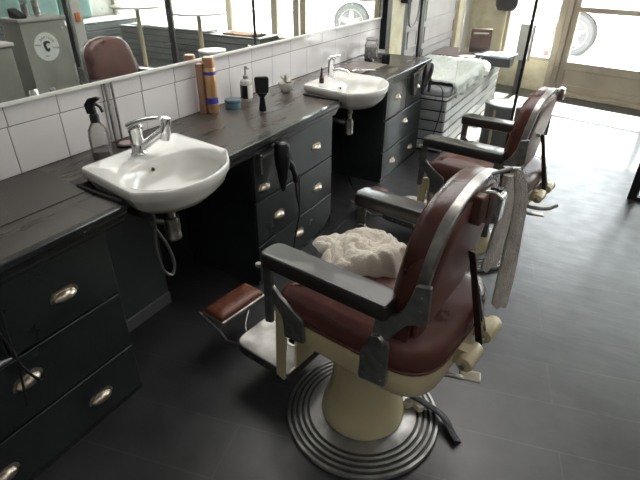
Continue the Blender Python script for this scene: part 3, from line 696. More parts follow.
def make_chair(label):
    t = thing('barber_chair', label, 'barber chair', (1.40, 1.27, 0), TH, 'vintage barber chairs')
    # ribbed base disc
    pr = [(0, .0), (.302, 0), (.306, .008), (.304, .016)]
    gr = []; r = .302
    for k in range(4):
        z = .020 + .003 * k
        pr += [(r, z), (r - .010, z + .001), (r - .0105, z - .005), (r - .021, z - .005), (r - .0215, z + .002)]
        gr.append((r - .0108, r - .0208, z - .0046)); r -= .022
    pr += [(.200, .033), (.165, .036), (0, .037)]
    MB().lathe(pr, 96).build('base_disc', base_metal, t, ang=25)
    for ra, rb, z in gr:
        MB().lathe([(rb, z), (rb, z + .0008), (ra, z + .0008), (ra, z)], 96).build('base_groove', groove_m, t)
    MB().lathe([(.162, .036), (.165, .05), (.158, .085), (.142, .13), (.128, .19), (.122, .28), (.124, .36), (.135, .42), (.15, .47), (.15, .485)], 56).build('pedestal', cream, t, ang=60)
    # seat frame and cushion
    foot = roundpoly([(-.335, -.255), (.195, -.255), (.195, .255), (-.335, .255)], [.13, .03, .03, .13], 7)
    m = MB(); rs = []
    for d, z in ((.03, .482), (.006, .488), (0, .50), (0, .575), (.006, .585)): rs.append([(x, y, z) for x, y in inset(foot, d)])
    m.rings(rs); m.build('seat_frame', cream, t, ang=50)
    foot2 = roundpoly([(-.34, -.258), (.208, -.258), (.208, .258), (-.34, .258)], [.14, .05, .05, .14], 8)
    m = MB(); rs = []
    for d, z in ((.012, .586), (.0, .592), (-.004, .61), (-.003, .648), (.008, .668), (.03, .684), (.07, .695), (.13, .701), (.2, .702)):
        rs.append([(x, y, z) for x, y in inset(foot2, d)]) if d < .1 else rs.append([(x * (1 - d * 2.2) + (-.066) * d * 2.2, y * (1 - d * 2.2), z) for x, y in foot2])
    m.rings(rs); m.build('seat_cushion', leather, t, ang=70)
    MB().tube([(x, y, .589) for x, y in foot2] + [(*foot2[0], .589)], .006, 8).build('piping', leather, t, ang=80)
    # backrest cushion
    def L(d, xo):
        if d >= .05:      # far in: shrink towards the middle instead of offsetting
            k = 1 - d / .25; return [(bx_(.60 + (z - .60) * k + .12 * (1 - k)) + xo + .06 * (.24 - y * k), y * k, .60 + (z - .60) * k + .12 * (1 - k)) for y, z in backrest_outline(0)]
        return [(bx_(z) + xo + .06 * (.24 - y), y, z) for y, z in backrest_outline(d)]
    m = MB(); R = []
    for d, xo in ((-.03, .0), (-.002, .0), (.0, .006), (.002, .05), (-.006, .068), (-.02, .078), (-.06, .086), (-.12, .092)):
        R.append(L(d, xo))
    def capped(R, zc=.80):
        m = MB(); m.rings(R, closed=True, cap=True); return m
    # outward normal sign check: outline runs right->top->left, so +d is outward on the left of travel
    sgn = 1
    R = [L(sgn * d, xo) for d, xo in ((.03, .0), (.002, .0), (.0, .006), (-.002, .05), (.006, .068), (.02, .078), (.06, .086), (.11, .091))]
    capped(R).build('backrest', leather, t, ang=70)
    R = [L(sgn * d, xo) for d, xo in ((-.001, .016), (-.003, .014), (-.003, -.010), (.000, -.0135), (.003, -.0145), (.021, -.0145), (.0235, -.012), (.0235, .004))]
    R = [[p for p, q in zip(row, backrest_outline(0)) if q[1] > .775] for row in R]
    m = MB(); m.rings(R, closed=False, cap=False); m.build('metal_band', steel, t, ang=25)
    # screws on the band
    ol = backrest_outline(sgn * .014)
    for i in range(10, len(ol) - 9, 3):
        y, z = ol[i]; MB().lathe([(0, .0035), (.004, .002), (.0045, 0)], 8, M=Matrix.Translation((bx_(z) - .0135 + .06 * (.24 - y), y, z)) @ Matrix.Rotation(-PI / 2, 4, 'Y')).build('band_screw', dark_steel, t)
    R = [L(sgn * d, xo) for d, xo in ((.024, -.004), (.026, -.012), (.032, -.018), (.06, -.022), (.11, -.024))]
    capped(R).build('rear_panel', leather_back, t, ang=70)
    # headrest clamp on the rear panel
    zc = 1.062; xc = bx_(zc) - .008
    MB().box(xc - .028, xc + .004, .035, .075, zc - .05, zc + .03).build('headrest_socket', block_m, t, bevel=.006)
    cl = roundpoly([(xc - .058, zc - .05), (xc - .010, zc - .06), (xc - .004, zc + .02), (xc - .010, zc + .034), (xc - .042, zc + .040), (xc - .060, zc + .026)], .008)
    MB().prism(cl, -.005, .034, 'y').build('headrest_clamp', chrome, t, bevel=.005)
    MB().box(xc - .050, xc - .022, .005, .024, zc + .036, zc + .043).build('clamp_slot', matte_black, t)
    # arms
    for s in (1, -1):
        nm = .265 * s
        pad = MB(); rs = []
        ys0, ys1 = (.216, .307)
        pl = roundpoly([(-.222, ys0), (.232, ys0 + .0), (.232, ys1), (-.222, ys1)], [.014, .034, .034, .014], 6)
        def zz(x): return .004 * math.sin((x + .22) * 6.5) - .010 * max(0, (x - .15) / .08)
        ox, oy = (0, 0) if s > 0 else (.015, -.012)
        for d, z in ((.004, .784), (0, .788), (-.002, .80), (-.001, .826), (.001, .8315), (.005, .835), (.008, .8355)):
            rs.append([(x + ox, y * s + oy, z + zz(x)) for x, y in inset(pl, d)])
        pad.rings(rs); pad.build('armrest', arm_rubber, t, ang=24)
        MB().box(-.20, .225, s * .245 if s > 0 else s * .285, s * .285 if s > 0 else s * .245, .772, .785).build('arm_rail', steel, t, bevel=.003)
        MB().lathe([(0, .006), (.010, .005), (.012, -.005), (0, -.006)], 18, (.237, s * .296, .776)).build('arm_lug', alum, t)
        a0, a1 = sorted((s * .262, s * .276))
        MB().prism(roundpoly([(.243, .78), (.205, .78), (.212, .54), (.245, .53)], .008), a0, a1, 'y').build('arm_post', dark_steel if s > 0 else steel, t, bevel=.003)
        b0, b1 = sorted((s * .258, s * .272))
        MB().prism(roundpoly([(.238, .682), (.212, .694), (.180, .665), (.140, .640), (.085, .612), (.080, .515), (.165, .505), (.170, .585), (.205, .622), (.240, .655)], .012), b0, b1, 'y').build('front_bracket', dark_steel, t, bevel=.003)
        c0, c1 = sorted((s * .262, s * .277))
        MB().prism(roundpoly([(px + (0 if s > 0 or px > -.25 else .055), pz) for px, pz in [(-.180, .782), (-.212, .786), (-.238, .802), (-.258, .832), (-.272, .87), (-.282, .915), (-.322, .925), (-.326, .800), (-.298, .798), (-.270, .782), (-.245, .745), (-.222, .708), (-.200, .685), (-.170, .69), (-.174, .73)]], .007), c0, c1, 'y').build('rear_bracket', dark_steel, t, bevel=.003)
        d0, d1 = sorted((s * .258, s * .270))
        MB().prism(roundpoly([(-.132, .615), (-.150, .655), (-.165, .69), (-.20, .70), (-.222, .68), (-.224, .52), (-.130, .505)], .012), d0, d1, 'y').build('frame_bracket', dark_steel, t, bevel=.003)
        MB().lathe([(0, .012), (.020, .010), (.024, .004), (.024, -.004)], 22, M=Matrix.Translation((-.192, s * .278, .690)) @ Matrix.Rotation(-s * PI / 2, 4, 'X')).build('pivot', steel, t)
        rv = MB()
        for (x, z) in ((-.145, .60), (-.205, .60), (-.145, .535), (-.208, .54), (.098, .595), (.152, .585), (.098, .53), (.150, .525), (-.305, .80), (-.303, .845), (-.302, .885)):
            rv.lathe([(0, .003), (.004, .002), (.0045, 0)], 8, M=Matrix.Translation((x, s * (.271 if x > -.25 else .277), z)) @ Matrix.Rotation(-s * PI / 2, 4, 'X'))
        rv.build('rivets', steel, t)
    # rear reclining mechanism
    Mx = lambda y, x=-.37, z=.555: Matrix.Translation((x, y, z)) @ Matrix.Rotation(PI / 2, 4, 'X')
    for y, x in ((.03, -.378), (-.13, -.378)):
        m = MB(); m.lathe([(0, .05), (.024, .048), (.027, .04), (.027, -.04), (.024, -.048), (0, -.05)], 20, M=Mx(y, x))
        m.prism(roundpoly([(-.32, .58), (-.32, .52), (x, .527), (x - .01, .56), (x, .583)], .01), y - .02, y + .02, 'y')
        m.build('recliner_lug', cream, t, ang=50)
    MB().tube([(-.378, .09, .555), (-.378, -.19, .555)], .009, 12).build('recliner_rod', steel, t)
    MB().prism(roundpoly([(-.292, .872), (-.312, .868), (-.391, .556), (-.380, .545), (-.368, .556)], .006), -.045, -.036, 'y').build('recliner_strap', iron_m, t, bevel=.002)
    MB().tube([(-.29, -.05, .86), (-.33, -.07, .74), (-.375, -.085, .58)], .006, 8).build('recliner_stay', chrome, t)
    # hydraulic lever
    MB().tube(smoothpath([(-.20, .08, .46), (-.26, .05, .435), (-.33, .005, .425), (-.36, -.01, .42)]), .009, 10).build('pump_lever', steel, t)
    MB().box(-.035, .035, -.022, .022, -.006, .006, Matrix.Translation((-.375, -.035, .418)) @ Matrix.Rotation(.35, 4, 'Z')).build('pump_pedal', pedal_m, t, bevel=.005)
    # leg rest : straps, calf pad, foot plate
    for s in (1, -1):
        a0, a1 = sorted((s * .195, s * .207))
        MB().prism(roundpoly([(.205, .56), (.262, .55), (.272, .215), (.232, .20), (.215, .49)], .008), a0, a1, 'y').build('leg_rest_strap', cream, t, bevel=.002)
    m = MB().box(.205, .222, -.16, .16, .28, .47); m.build('calf_pad', rust_leather, t, bevel=.008)
    MB().box(.195, .206, -.175, .175, .265, .485).build('calf_plate', cream, t, bevel=.003)
    fp = roundpoly([(.225, -.19), (.535, -.19), (.535, .19), (.225, .19)], [.01, .07, .07, .01], 7)
    m = MB(); m.rings([[(x, y, z) for x, y in inset(fp, d)] for d, z in ((.006, .178), (0, .182), (0, .212), (.003, .216), (.007, .216))]); m.build('foot_plate', plate_side, t, ang=40)
    MB().rings([[(x, y, z) for x, y in inset(fp, d)] for d, z in ((.003, .2155), (.003, .219), (.006, .2215), (.012, .2215), (.016, .2185))]).build('tread', alum, t, ang=40)
    for q in (.27, .35, .43): MB().lathe([(0, .003), (.004, .002), (.0045, 0)], 8, M=Matrix.Translation((q, .19, .198)) @ Matrix.Rotation(-PI / 2, 4, 'X')).build('plate_screw', steel, t)
    rv = MB().lathe([(.028, 0), (.030, .003), (.022, .004), (.020, 0)], 20, (.33, .03, .2185), sx=1.3)
    rv.build('plate_mark', steel, t)
    # flip-over foot pad on rods
    fpd = roundpoly([(.655, -.135), (.785, -.135), (.785, .135), (.655, .135)], .012, 4)
    fr = MB(); fr.rings([[(x, y, z) for x, y in inset(fpd, d)] for d, z in ((.004, .190), (-.002, .194), (-.002, .212), (.004, .216))]); fr.build('foot_pad_frame', alum, t, ang=40)
    m = MB(); m.rings([[(x, y, z) for x, y in insetc(fpd, d)] for d, z in ((.005, .214), (.003, .224), (.012, .238), (.028, .243), (.045, .246))]); m.build('foot_pad', rust_leather, t, ang=70)
    for s in (1, -1):
        MB().tube([(.52, s * .165, .19), (.60, s * .165, .165), (.66, s * .15, .175), (.80, s * .142, .205)], .007, 10).build('foot_pad_rod', steel, t)
    MB().tube(smoothpath([(.65, -.02, .195), (.60, .05, .15), (.52, .03, .10), (.45, -.08, .10), (.42, -.10, .16)]), .0035, 8).build('foot_pad_spring', steel, t)
    return t
chair1 = make_chair('near brown leather barber chair on cream pedestal with towels on it')
g1 = children_of(chair1)
chair2 = dup(chair1, (1.395, 2.80, 0), math.radians(171), 'far brown leather barber chair with an empty seat beyond the near chair')
DZ = -.08
for c in children_of(chair2):
    if c.name.startswith(('headrest', 'clamp_slot')): bpy.data.objects.remove(c); continue
    if not c.name.startswith(('base_disc', 'base_groove', 'pedestal')): c.location.z += DZ
    if c.name.startswith(('headrest', 'clamp')): c.location.y -= .13; c.location.x += .022
    if c.name.startswith('pedestal'): c.scale.z = .86; c.location.z = .004
MB().prism(roundpoly([(-.322, .945), (-.290, .940), (-.283, 1.000), (-.296, 1.012), (-.322, 1.005)], .008), -.215, -.18, 'y').build('headrest_clamp', chrome, chair2, bevel=.004)
# a stirrup lever only the far chair shows
MB().tube(smoothpath([(-.25, 0, .42), (-.33, .03, .40), (-.42, .0, .40), (-.46, -.06, .41)]), .011, 10).build('swivel_lever', steel, chair2)

# crumpled towel on the seat
def smoothstep(a, b, x):
    t = max(0., min(1., (x - a) / (b - a))); return t * t * (3 - 2 * t)
def crumpled_towel(rx, ry, h):
    n, m = 160, 70; vs = []; fs = []
    for j in range(m + 1):
        q = j / m
        for k in range(n):
            a = 2 * PI * k / n; c_, s_ = math.cos(a), math.sin(a)
            edge = 1 + .30 * noise.noise(Vector((c_ * 1.3, s_ * 1.3, 4.1))) + .12 * noise.noise(Vector((c_ * 4, s_ * 4, 8.7)))
            x = rx * q * edge * c_; y = ry * q * edge * s_
            warp = 2.0 * noise.noise(Vector((x * 7, y * 7, 1.7))) + .9 * noise.noise(Vector((x * 15, y * 15, 6.2)))
            f1 = abs(math.sin((x * .55 + y * .84) * 46 + warp * 1.7))         # long rounded folds with sharp valleys
            f2 = abs(math.sin((x * .95 - y * .30) * 38 + warp * 2.3 + 1.1))
            big = .55 + .75 * noise.noise(Vector((x * 8 + 3, y * 8, 2.4))) + .18
            side = 1 - smoothstep(.72, 1.0, q)
            f = .6 * f1 ** .7 + .4 * f2 ** .7
            z = (h * big + .021 * f + .003 * noise.noise(Vector((x * 70, y * 70, 0)))) * (side ** .45)
            vs.append((x, y, max(z, .0015)))
    for j in range(m):
        for k in range(n): fs.append((j * n + k, j * n + (k + 1) % n, (j + 1) * n + (k + 1) % n, (j + 1) * n + k))
    return MB().add(vs, fs).build('towel', towel_white, None, ang=120)
def chairpt(x, y, z):
    return Matrix.Translation((1.40, 1.27, 0)) @ Matrix.Rotation(TH, 4, 'Z') @ Vector((x, y, z))
ct = crumpled_towel(.165, .135, .048)
ct.location = chairpt(.070, -.060, .700); ct.rotation_euler = (0, 0, TH + .25)
tag(ct, 'crumpled cream towel lying on the seat of the near barber chair', 'towel')

def hang_towel(path, widths, m, name, label, seed=0):
    """folded cloth hanging: rounded flattened tube with lengthwise folds"""
    P = smoothpath(path, 7); N = len(P); n = 28; rings = []
    for i, p in enumerate(P):
        s = i / (N - 1); f = s * (len(widths) - 1); k = min(int(f), len(widths) - 2); wa = widths[k]; wb = widths[k + 1]; u = f - k
        a_, b_ = wa[0] * (1 - u) + wb[0] * u, wa[1] * (1 - u) + wb[1] * u
        r = []
        for q in range(n):
            a = 2 * PI * q / n
            fold = 1 + .13 * math.sin(3 * a + 3 * s + seed) + .06 * math.sin(7 * a + seed + 5 * s) + .12 * noise.noise(Vector((math.cos(a), math.sin(a), s * 5 + seed)))
            r.append((p[0] + b_ * math.cos(a) * fold, p[1] + a_ * math.sin(a) * fold, p[2] + .006 * math.sin(5 * a + seed) * s))
        rings.append(r)
    o = MB().rings(rings).build(name, m, None, ang=80)
    o.location = (1.40, 1.27, 0); o.rotation_euler = (0, 0, TH)
    return tag(o, label, 'towel')
hang_towel([(-.345, -.085, 1.105), (-.350, -.10, 1.02), (-.352, -.085, .92), (-.350, -.065, .83)], [(.014, .012), (.030, .016), (.038, .020), (.042, .020)], towel_grey, 'hand_towel', 'short grey towel end hanging beside the chrome clamp behind the near chair', 1)
hang_towel([(-.335, -.11, 1.115), (-.350, -.145, 1.09), (-.368, -.165, 1.0), (-.375, -.165, .88), (-.380, -.16, .75), (-.385, -.155, .665), (-.386, -.153, .655)], [(.012, .014), (.018, .018), (.026, .020), (.030, .022), (.040, .024), (.044, .024), (.032, .014)], towel_grey, 'hand_towel', 'long grey towel end hanging furthest down behind the near chair', 2.5)
tag(MB().tube([chairpt(-.29, -.06, 1.095), chairpt(-.345, -.10, 1.118), chairpt(-.355, -.145, 1.105)], .006, 8).build('towel_hook', dark_steel), 'dark hook at the top of the near backrest carrying the towels', 'hook')

# black strap lying over the base, and the cream valve it hangs on
st = [chairpt(*p) for p in [(-.085, .02, .065), (-.10, -.03, .10), (-.105, -.10, .105), (-.15, -.14, .075), (-.22, -.155, .052), (-.285, -.15, .040), (-.33, -.125, .018), (-.37, -.10, .010)]]
m = MB(); P = smoothpath(st, 5); rr = []
m.tube(P, [(.008, .030)] * len(P), 10)
tag(m.build('leather_strap', matte_black, ang=80), 'black leather strap draped over the round base of the near chair', 'strap')
vz = thing('release_valve', 'cream metal release cam beside the pedestal of the near chair', 'valve', chairpt(-.165, -.115, .037), TH + .5)
MB().prism(roundpoly([(-.045, -.02), (-.01, -.035), (.03, -.02), (.045, .0), (.02, .008), (.0, -.008), (-.02, .018), (-.04, .012)], .005), .0, .03, 'z').build('cam', mat('cream cam', (.62, .56, .44), .4), vz, bevel=.003)

# ------------------------------------------------------------------ bench under the panelled wall, with its load
slat_lit = mat('daylit slat paint', (.30, .31, .31), .38, col2=(.40, .41, .40), nscale=3, stretch=(1, .3, 4), rvar=.08)  # bench slat paint made paler, daylight on front and seat put into the colour
bn = thing('slatted_bench', 'grey painted slatted bench along the panelled wall beside the shop window', 'bench', (0, 0, 0))
BY0, BY1, BXF = 4.36, 6.55, .74
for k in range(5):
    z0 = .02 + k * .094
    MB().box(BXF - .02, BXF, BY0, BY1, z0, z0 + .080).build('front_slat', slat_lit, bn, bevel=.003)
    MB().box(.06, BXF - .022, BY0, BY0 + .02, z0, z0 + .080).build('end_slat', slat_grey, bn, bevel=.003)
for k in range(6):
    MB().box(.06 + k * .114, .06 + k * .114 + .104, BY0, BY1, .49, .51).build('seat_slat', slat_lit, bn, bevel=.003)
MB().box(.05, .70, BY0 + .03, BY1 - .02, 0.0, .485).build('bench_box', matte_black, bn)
for o_ in ():
    pass
# backboard steps seen as pale lines
MB().box(.03, .06, 4.40, 6.5, .51, .62).build('back_rail', slat_grey, bn, bevel=.003)
cu = thing('seat_cushion', 'flat grey seat cushion under the white sheepskin on the bench', 'cushion', (.46, 4.72, .5105))
MB().prism(roundpoly([(-.30, -.34), (.27, -.34), (.27, .34), (-.30, .34)], .05), 0, .07, 'z').build('cushion_body', grey_cushion, cu, bevel=.02, seg=3)

def fluffy(name, x0, x1, y0, y1, z, drop, m, label, seed=0, n=40):
    vs = []; fs = []; nx = n; ny = n
    for i in range(nx + 1):
        for j in range(ny + 1):
            s = i / nx; q = j / ny
            x = x0 + (x1 - x0) * s; y = y0 + (y1 - y0) * q
            edge = noise.noise(Vector((x * 5 + seed, y * 5, 0)))
            ln = (x1 - x0) + drop
            d = s * ln
            if d <= (x1 - x0): px, pz = x0 + d, z
            else: px, pz = x1 + .012, z - (d - (x1 - x0)) * (1 + .5 * noise.noise(Vector((seed, y * 9, 3))))
            b = .024 * noise.noise(Vector((px * 22, y * 22, pz * 22 + seed))) + .018 * noise.noise(Vector((px * 50, y * 50, pz * 50)))
            yy = y + .04 * noise.noise(Vector((px * 6, q * 3, seed + pz * 5))) * (1 if q in (0, 1) else .5)
            vs.append((px + (b + .012 if d > (x1 - x0) else 0), yy, pz + (abs(b) + .012 if d <= (x1 - x0) else 0)))
    for i in range(nx):
        for j in range(ny): fs.append((i * (ny + 1) + j, i * (ny + 1) + j + 1, (i + 1) * (ny + 1) + j + 1, (i + 1) * (ny + 1) + j))
    o = MB().add(vs, fs).build(name, m, None, ang=80)
    so = o.modifiers.new('s', 'SOLIDIFY'); so.thickness = .02; so.offset = -1
    return tag(o, label, 'sheepskin')
fluffy('sheepskin', .10, .745, 4.50, 5.72, .60, .10, fluff, 'fluffy white sheepskin draped over the grey cushion on the bench')

bk = thing('picture_book', 'dark red framed book standing upright on the magazine rack', 'book', (.50, 6.36, .61), math.radians(22))
MB().box(-.12, .12, -.012, .012, 0, .26).build('cover', mat('dark cover', (.05, .022, .02), .3, col2=(.12, .05, .035), nscale=9), bk, bevel=.003)
MB().box(-.09, .08, -.0135, -.012, .205, .222).build('title_strip', mat('faded lettering', (.5, .45, .4), .5), bk)
rk = thing('magazine_rack', 'low grey wire rack of magazines on the bench by the window', 'rack', (.30, 6.12, .511))
for k in range(2):
    MB().box(-.24, .24, -.20, .42, .030 + k * .060, .045 + k * .060).build('tray', mat('rack grey %d' % k, (.20 + .06 * (k % 2), .20, .19), .5), rk, bevel=.002)
for sx in (-.23, .23):
    for sy in (-.19, .41): MB().box(sx - .006, sx + .006, sy - .006, sy + .006, 0, .10).build('post', steel, rk)
fo = thing('document_folder', 'blue grey folder with white pages on top near the bench end', 'folder', (.74, 6.20, .60), math.radians(-10))
MB().box(-.20, .20, -.16, .16, .015, .030).build('cover', mat('blue grey card', (.22, .27, .36), .5), fo, bevel=.003)
MB().box(-.02, .20, -.14, .15, .030, .042).build('pages', white_plastic, fo, bevel=.002)
tag(MB().box(.60, .93, 6.08, 6.32, .513, .612).build('box', mat('black box', (.04, .04, .045), .5), bevel=.004), 'dark box carrying the folder at the end of the bench', 'box')
ss = thing('shop_sign', 'tall white narrow sign board standing inside the front window', 'sign', (.88, 7.25, 0), fr_ang)
MB().box(-.10, .10, -.012, .012, .42, .86).build('board', white_plastic, ss, bevel=.003)
MB().box(-.035, .035, -.02, .02, 0, .42).build('post', dark_steel, ss, bevel=.003)
ph = thing('wall_telephone', 'black wall telephone with coiled cord on the pale strip beyond the mirror', 'telephone', (.03, 4.92, 1.32))
MB().box(0, .07, -.07, .07, -.10, .14).build('phone_body', matte_black, ph, bevel=.01)
MB().box(.03, .06, .075, .14, -.08, .1).build('plug_block', towel_white, ph, bevel=.01)
MB().tube(smoothpath([(.05, .02, -.10), (.05, .06, -.26), (.05, .16, -.33), (.05, .30, -.26), (.05, .36, -.05), (.05, .38, .2)]), .008, 8).build('cord', grey_hose, ph)
hb = thing('hanging_bag', 'black bag hanging in the corner beside the front window', 'bag', (.52, 7.45, .98))
MB().lathe([(0, .0), (.09, .01), (.12, .08), (.11, .25), (.05, .34), (0, .35)], 20, sx=1.2, sy=.5).build('bag_body', matte_black, hb)
MB().tube([(-.05, 0, .32), (0, 0, .55), (.05, 0, .32)], .008, 6).build('strap', matte_black, hb)

# drum stool by the pole
ds = thing('drum_stool', 'dark round drum stool with a white rimmed top by the thin pole', 'stool', (1.185, 4.70, 0))
MB().lathe([(.165, 0), (.172, .02), (.175, .44), (.17, .445)], 48).build('drum', mat('dark drum', (.075, .08, .085), .55, col2=(.10, .105, .11), nscale=20), ds)
MB().lathe([(.17, .44), (.18, .448), (.178, .462), (.165, .466), (.145, .460)], 48).build('rim', mat('grey rim', (.14, .14, .145), .4), ds)
MB().lathe([(.15, .455), (.14, .464), (0, .464)], 48).build('top', white_top, ds)
MB().box(.168, .178, -.01, .015, .02, .43, Matrix.Rotation(-1.9, 4, 'Z')).build('seam_strip', oak, ds)

# ------------------------------------------------------------------ black steel and glass screens
pole = thing('glass_screen', 'thin black pole edging the glass screen beside the drum stool', 'screen', (0, 0, 0))
PX, PY = 1.318, 4.30
MB().box(PX - .010, PX + .010, PY - .012, PY + .012, 0, 2.6).build('pole', black_steel, pole, bevel=.002)
MB().box(PX + .010, PX + .015, PY - .008, PY + .008, 0, 2.6).build('edge_strip', chrome, pole)
MB().box(.80, PX - .010, PY - .003, PY + .003, .0, 2.55).build('pane', clear_glass, pole)
def steel_screen(pts, label, first=.05, mids=()):
    o = thing('glass_partition', label, 'partition', (0, 0, 0))
    (x0, y0), (x1, y1) = pts
    a = math.atan2(y1 - y0, x1 - x0); Ln = math.hypot(x1 - x0, y1 - y0); M = Matrix.Translation((x0, y0, 0)) @ Matrix.Rotation(a, 4, 'Z')
    MB().box(0, first, -.02, .02, 0, 2.6, M).build('post', black_steel, o, bevel=.003)
    for q in mids: MB().box(q, q + .05, -.02, .02, 0, 2.6, M).build('post', black_steel, o, bevel=.003)
    MB().box(Ln - .05, Ln, -.02, .02, 0, 2.6, M).build('post', black_steel, o, bevel=.003)
    MB().box(first, Ln - .05, -.018, .018, 0, .03, M).build('bottom_rail', black_steel, o, bevel=.003)
    MB().box(0, Ln, -.02, .02, 2.6, 2.66, M).build('top_rail', black_steel, o, bevel=.003)
    MB().box(first, Ln - .05, -.003, .003, .03, 2.6, M).build('pane', clear_glass, o)
    return o
steel_screen(((2.30, 4.17), (5.2, 3.21)), 'black steel framed glass partition right of the near chairs', .06, (1.24,))

# ------------------------------------------------------------------ cafe side, seen in the mirror
def slat_bench(name, x0, x1, y0, y1, zt, label, front):
    t = thing(name, label, 'bench', (0, 0, 0))
    nrow = 5; hh = (zt - .03) / nrow
    for k in range(nrow):
        z0 = .01 + k * hh
        if front == 'x': MB().box(x0, x0 + .02, y0, y1, z0, z0 + hh - .014).build('front_slat', slat_grey, t, bevel=.003)
        else: MB().box(x0, x1, y0, y0 + .02, z0, z0 + hh - .014).build('front_slat', slat_grey, t, bevel=.003)
    if front == 'x': MB().box(x0 + .03, x1, y0, y1, 0, zt - .02).build('bench_box', matte_black, t)
    else: MB().box(x0, x1, y0 + .03, y1, 0, zt - .02).build('bench_box', matte_black, t)
    MB().box(x0 - .01, x1, y0 - .01, y1, zt - .02, zt).build('seat_board', slat_grey, t, bevel=.004)
    return t
slat_bench('slatted_bench', 6.0, 6.74, 3.2, 6.95, .58, 'grey slatted bench with teal cushions opposite the mirror', 'x')
slat_bench('slatted_bench', 2.85, 5.9, 6.45, 6.98, .50, 'grey slatted bench under the shop window, covered with white fleece', 'y')
for k in range(4):
    cu = thing('back_cushion', 'plump teal back cushion on the bench opposite the mirror', 'cushion', (6.62, 4.15 + k * .66, .585), 0, 'teal back cushions')
    MB().prism(roundpoly([(-.31, 0), (.31, 0), (.31, .5), (-.31, .5)], .09), -.09, .09, 'x').build('cushion_body', teal_cushion, cu, bevel=.07, seg=4)
def round_table(x, y, z, r, label):
    t = thing('round_table', label, 'table', (x, y, 0), 0)
    MB().lathe([(0, z - .025), (r - .01, z - .025), (r, z - .012), (r - .004, z), (0, z)], 56).build('table_top', white_top, t)
    MB().lathe([(.03, .02), (.03, z - .025)], 20).build('leg', oak, t)
    MB().lathe([(0, 0), (.22, 0), (.22, .012), (.03, .025), (0, .025)], 36).build('foot', black_steel, t)
    return t
round_table(4.05, 5.25, .98, .36, 'round white table in front of the teal cushion bench')
round_table(3.15, 5.50, .93, .38, 'round white table on a timber leg beside the fleece bench')
s3 = thing('drum_stool', 'pale drum stool with white top beside the timber legged table', 'stool', (2.70, 5.20, 0))
MB().lathe([(.17, 0), (.175, .5), (.17, .505)], 40).build('drum', mat('grey drum', (.3, .31, .30), .6), s3)
MB().lathe([(.178, .5), (.18, .52), (0, .525)], 40).build('top', white_top, s3)
o = fluffy('sheepskin', 3.9, 5.6, 6.42, 6.75, .505, .0, fluff, 'white fleece lying along the bench under the shop window', 4)
o = fluffy('fur_throw', 2.95, 3.6, 6.50, 6.8, .505, .0, fluff2, 'brown fur throw at the end of the bench under the shop window', 8)
# reception cabinet with the round logo
rc = thing('reception_desk', 'olive grey reception desk bearing a round white logo', 'desk', (0, 0, 0))
DX, DY0, DY1, DH = 3.30, 3.08, 3.58, 1.03
MB().box(DX, DX + .32, DY0, DY1, 0, DH - .03).build('body', olive, rc, bevel=.004)
MB().box(DX - .015, DX + .335, DY0 - .015, DY1 + .015, DH - .03, DH).build('top', mat('desk top', (.30, .30, .27), .4), rc, bevel=.004)
lc = (3.31, .75); LR = .14
ls = MB().lathe([(0, .003), (LR - .002, .003), (LR, 0)], 56, M=Matrix.Translation((DX, lc[0], lc[1])) @ Matrix.Rotation(-PI / 2, 4, 'Y')).build('logo_sticker', mat('off white sticker', (.56, .58, .54), .5), rc)
ink = mat('black ink', (.02, .02, .02), .6)
def put_text(s, loc_yz, size, rot, parent):
    cu = bpy.data.curves.new('lettering', 'FONT'); cu.body = s; cu.size = size; cu.align_x = 'CENTER'; cu.align_y = 'CENTER'; cu.extrude = .0006
    ob = bpy.data.objects.new('lettering', cu)
    me = bpy.data.meshes.new_from_object(ob)
    bpy.data.objects.remove(ob)
    # plane facing -x, reading correctly in the mirror: +text x -> +y
    M = Matrix.Translation((DX - .0045, loc_yz[0], loc_yz[1])) @ Matrix(((0, 0, -1, 0), (1, 0, 0, 0), (0, 1, 0, 0), (0, 0, 0, 1))) @ Matrix.Rotation(rot, 4, 'Z')
    me.transform(M); me.materials.append(ink)
    o = bpy.data.objects.new('lettering', me); C.objects.link(o); o.parent = parent; return o
for i, ch in enumerate('BARTSAR'):
    a = math.radians(128 - i * 16)
    put_text(ch, (lc[0] + .092 * math.cos(a) , lc[1] + .092 * math.sin(a)), .034, a - PI / 2, ls)
put_text('MENS', (lc[0] - .098, lc[1] + .025), .026, math.radians(-8), ls)
put_text('& SONS', (lc[0] + .100, lc[1] - .020), .024, math.radians(-8), ls)
put_text('EST', (lc[0] - .02, lc[1] - .09), .026, 0, ls)
# the bearded head emblem
hp = [(-.030, .050), (.0, .060), (.035, .052), (.045, .038), (.040, .028), (.008, .034), (-.006, .020), (-.004, .0), (.0, -.014), (.016, -.018), (.024, -.008), (.030, -.020), (.020, -.042), (.0, -.052), (-.02, -.038), (-.034, -.005), (-.038, .03)]
hm = MB().prism([(lc[0] + a, lc[1] + b) for a, b in hp], DX - .005, DX - .002, 'x'); hm.box(DX - .005, DX - .002, lc[0] + .012, lc[0] + .028, lc[1] + .014, lc[1] + .019)
hm.build('head_emblem', ink, ls)
t = thing('card_reader', 'small dark card reader on the reception desk', 'card reader', (DX + .12, 3.16, DH))
MB().prism([(-.08, 0), (.08, 0), (.08, .09), (-.08, .03)], -.045, .045, 'y').build('reader_body', matte_black, t, bevel=.006)
for i, (px, py, hh) in enumerate(((.20, 3.30, .12), (.12, 3.38, .09), (.26, 3.46, .14))):
    o = MB().lathe([(0, 0), (.028, 0), (.034, hh), (.031, hh), (.025, .006), (0, .006)], 24).build('tumbler', clear_glass if i == 1 else steel)
    o.location = (DX + px, py, DH + .0); tag(o, ('steel tumbler on the reception desk beside the card reader', 'low clear glass on the reception desk', 'tallest steel tumbler on the reception desk, at its back corner')[i], 'tumbler')
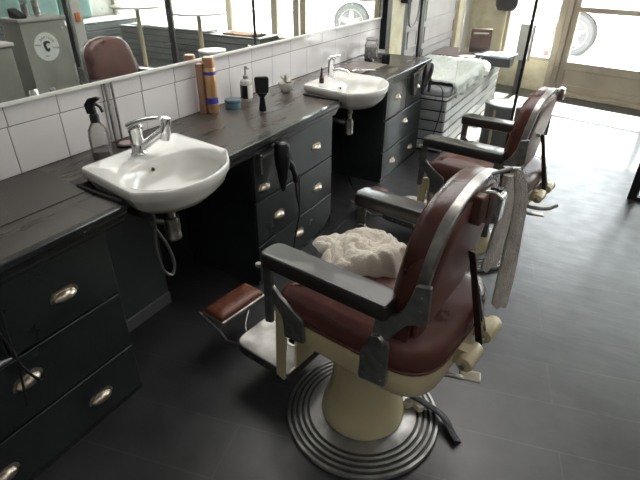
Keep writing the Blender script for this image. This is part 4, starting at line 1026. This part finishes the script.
sc = thing('side_counter', 'pale grey side counter left of the reception desk', 'counter', (0, 0, 0))
MB().box(2.95, 3.50, 2.2, 2.74, 0, .86).build('body', olive, sc, bevel=.004)
MB().box(2.93, 3.52, 2.18, 2.76, .86, .89).build('top', grey_panel, sc, bevel=.004)
pl = thing('pillar', 'pale plastered pillar with an orange fitting behind the glass partition', 'pillar', (4.72, 4.72, 0))
MB().box(-.08, .08, -.08, .08, 0, CEIL).build('shaft', plaster, pl, bevel=.01)
MB().box(-.105, -.08, -.05, .03, .78, .90).build('orange_fitting', mat('orange plastic', (.7, .16, .03), .4), pl, bevel=.01)

# ------------------------------------------------------------------ camera
cam = bpy.data.cameras.new('camera'); co = bpy.data.objects.new('camera', cam); C.objects.link(co)
cam.sensor_fit = 'HORIZONTAL'; cam.sensor_width = 36; cam.lens = 486.444 / 640 * 36; cam.clip_start = .02; cam.clip_end = 200
M = Matrix(((0.86840246, -0.25692843, 0.42410488), (0.4957903, 0.43555409, -0.75132191), (0.00831534, 0.86271688, 0.50561887)))
co.matrix_world = Matrix.Translation((1.912, 0, 1.609)) @ M.to_4x4()
bpy.context.scene.camera = co

# ------------------------------------------------------------------ light
w = bpy.data.worlds.new('sky'); bpy.context.scene.world = w; w.use_nodes = True
bg = w.node_tree.nodes['Background']; bg.inputs[0].default_value = (.90, .95, 1.0, 1); bg.inputs[1].default_value = 12.5
su = bpy.data.lights.new('sun', 'SUN'); su.energy = 34; su.angle = math.radians(1.5); su.color = (1, .95, .86)
so = bpy.data.objects.new('sun', su); C.objects.link(so)
so.rotation_euler = Vector((-.10, -1, -.92)).to_track_quat('-Z', 'Y').to_euler()
for i, (x, y, e) in enumerate(((3.6, .8, 20), (2.2, -1.2, 8), (1.0, 3.1, 78))):  # unseen area lights added for soft fill and glare on seats and armrests
    al = bpy.data.lights.new('added_fill', 'AREA'); al.energy = e; al.size = 2.4; al.color = (1, .97, .94)
    ao = bpy.data.objects.new('added_fill', al); C.objects.link(ao); ao.location = (x, y, CEIL - .05)
vs = bpy.context.scene.view_settings
bpy.context.scene.display_settings.display_device = 'sRGB'
vs.view_transform = 'Standard'; vs.look = 'None'; vs.exposure = 0; vs.gamma = 1; vs.use_curve_mapping = False
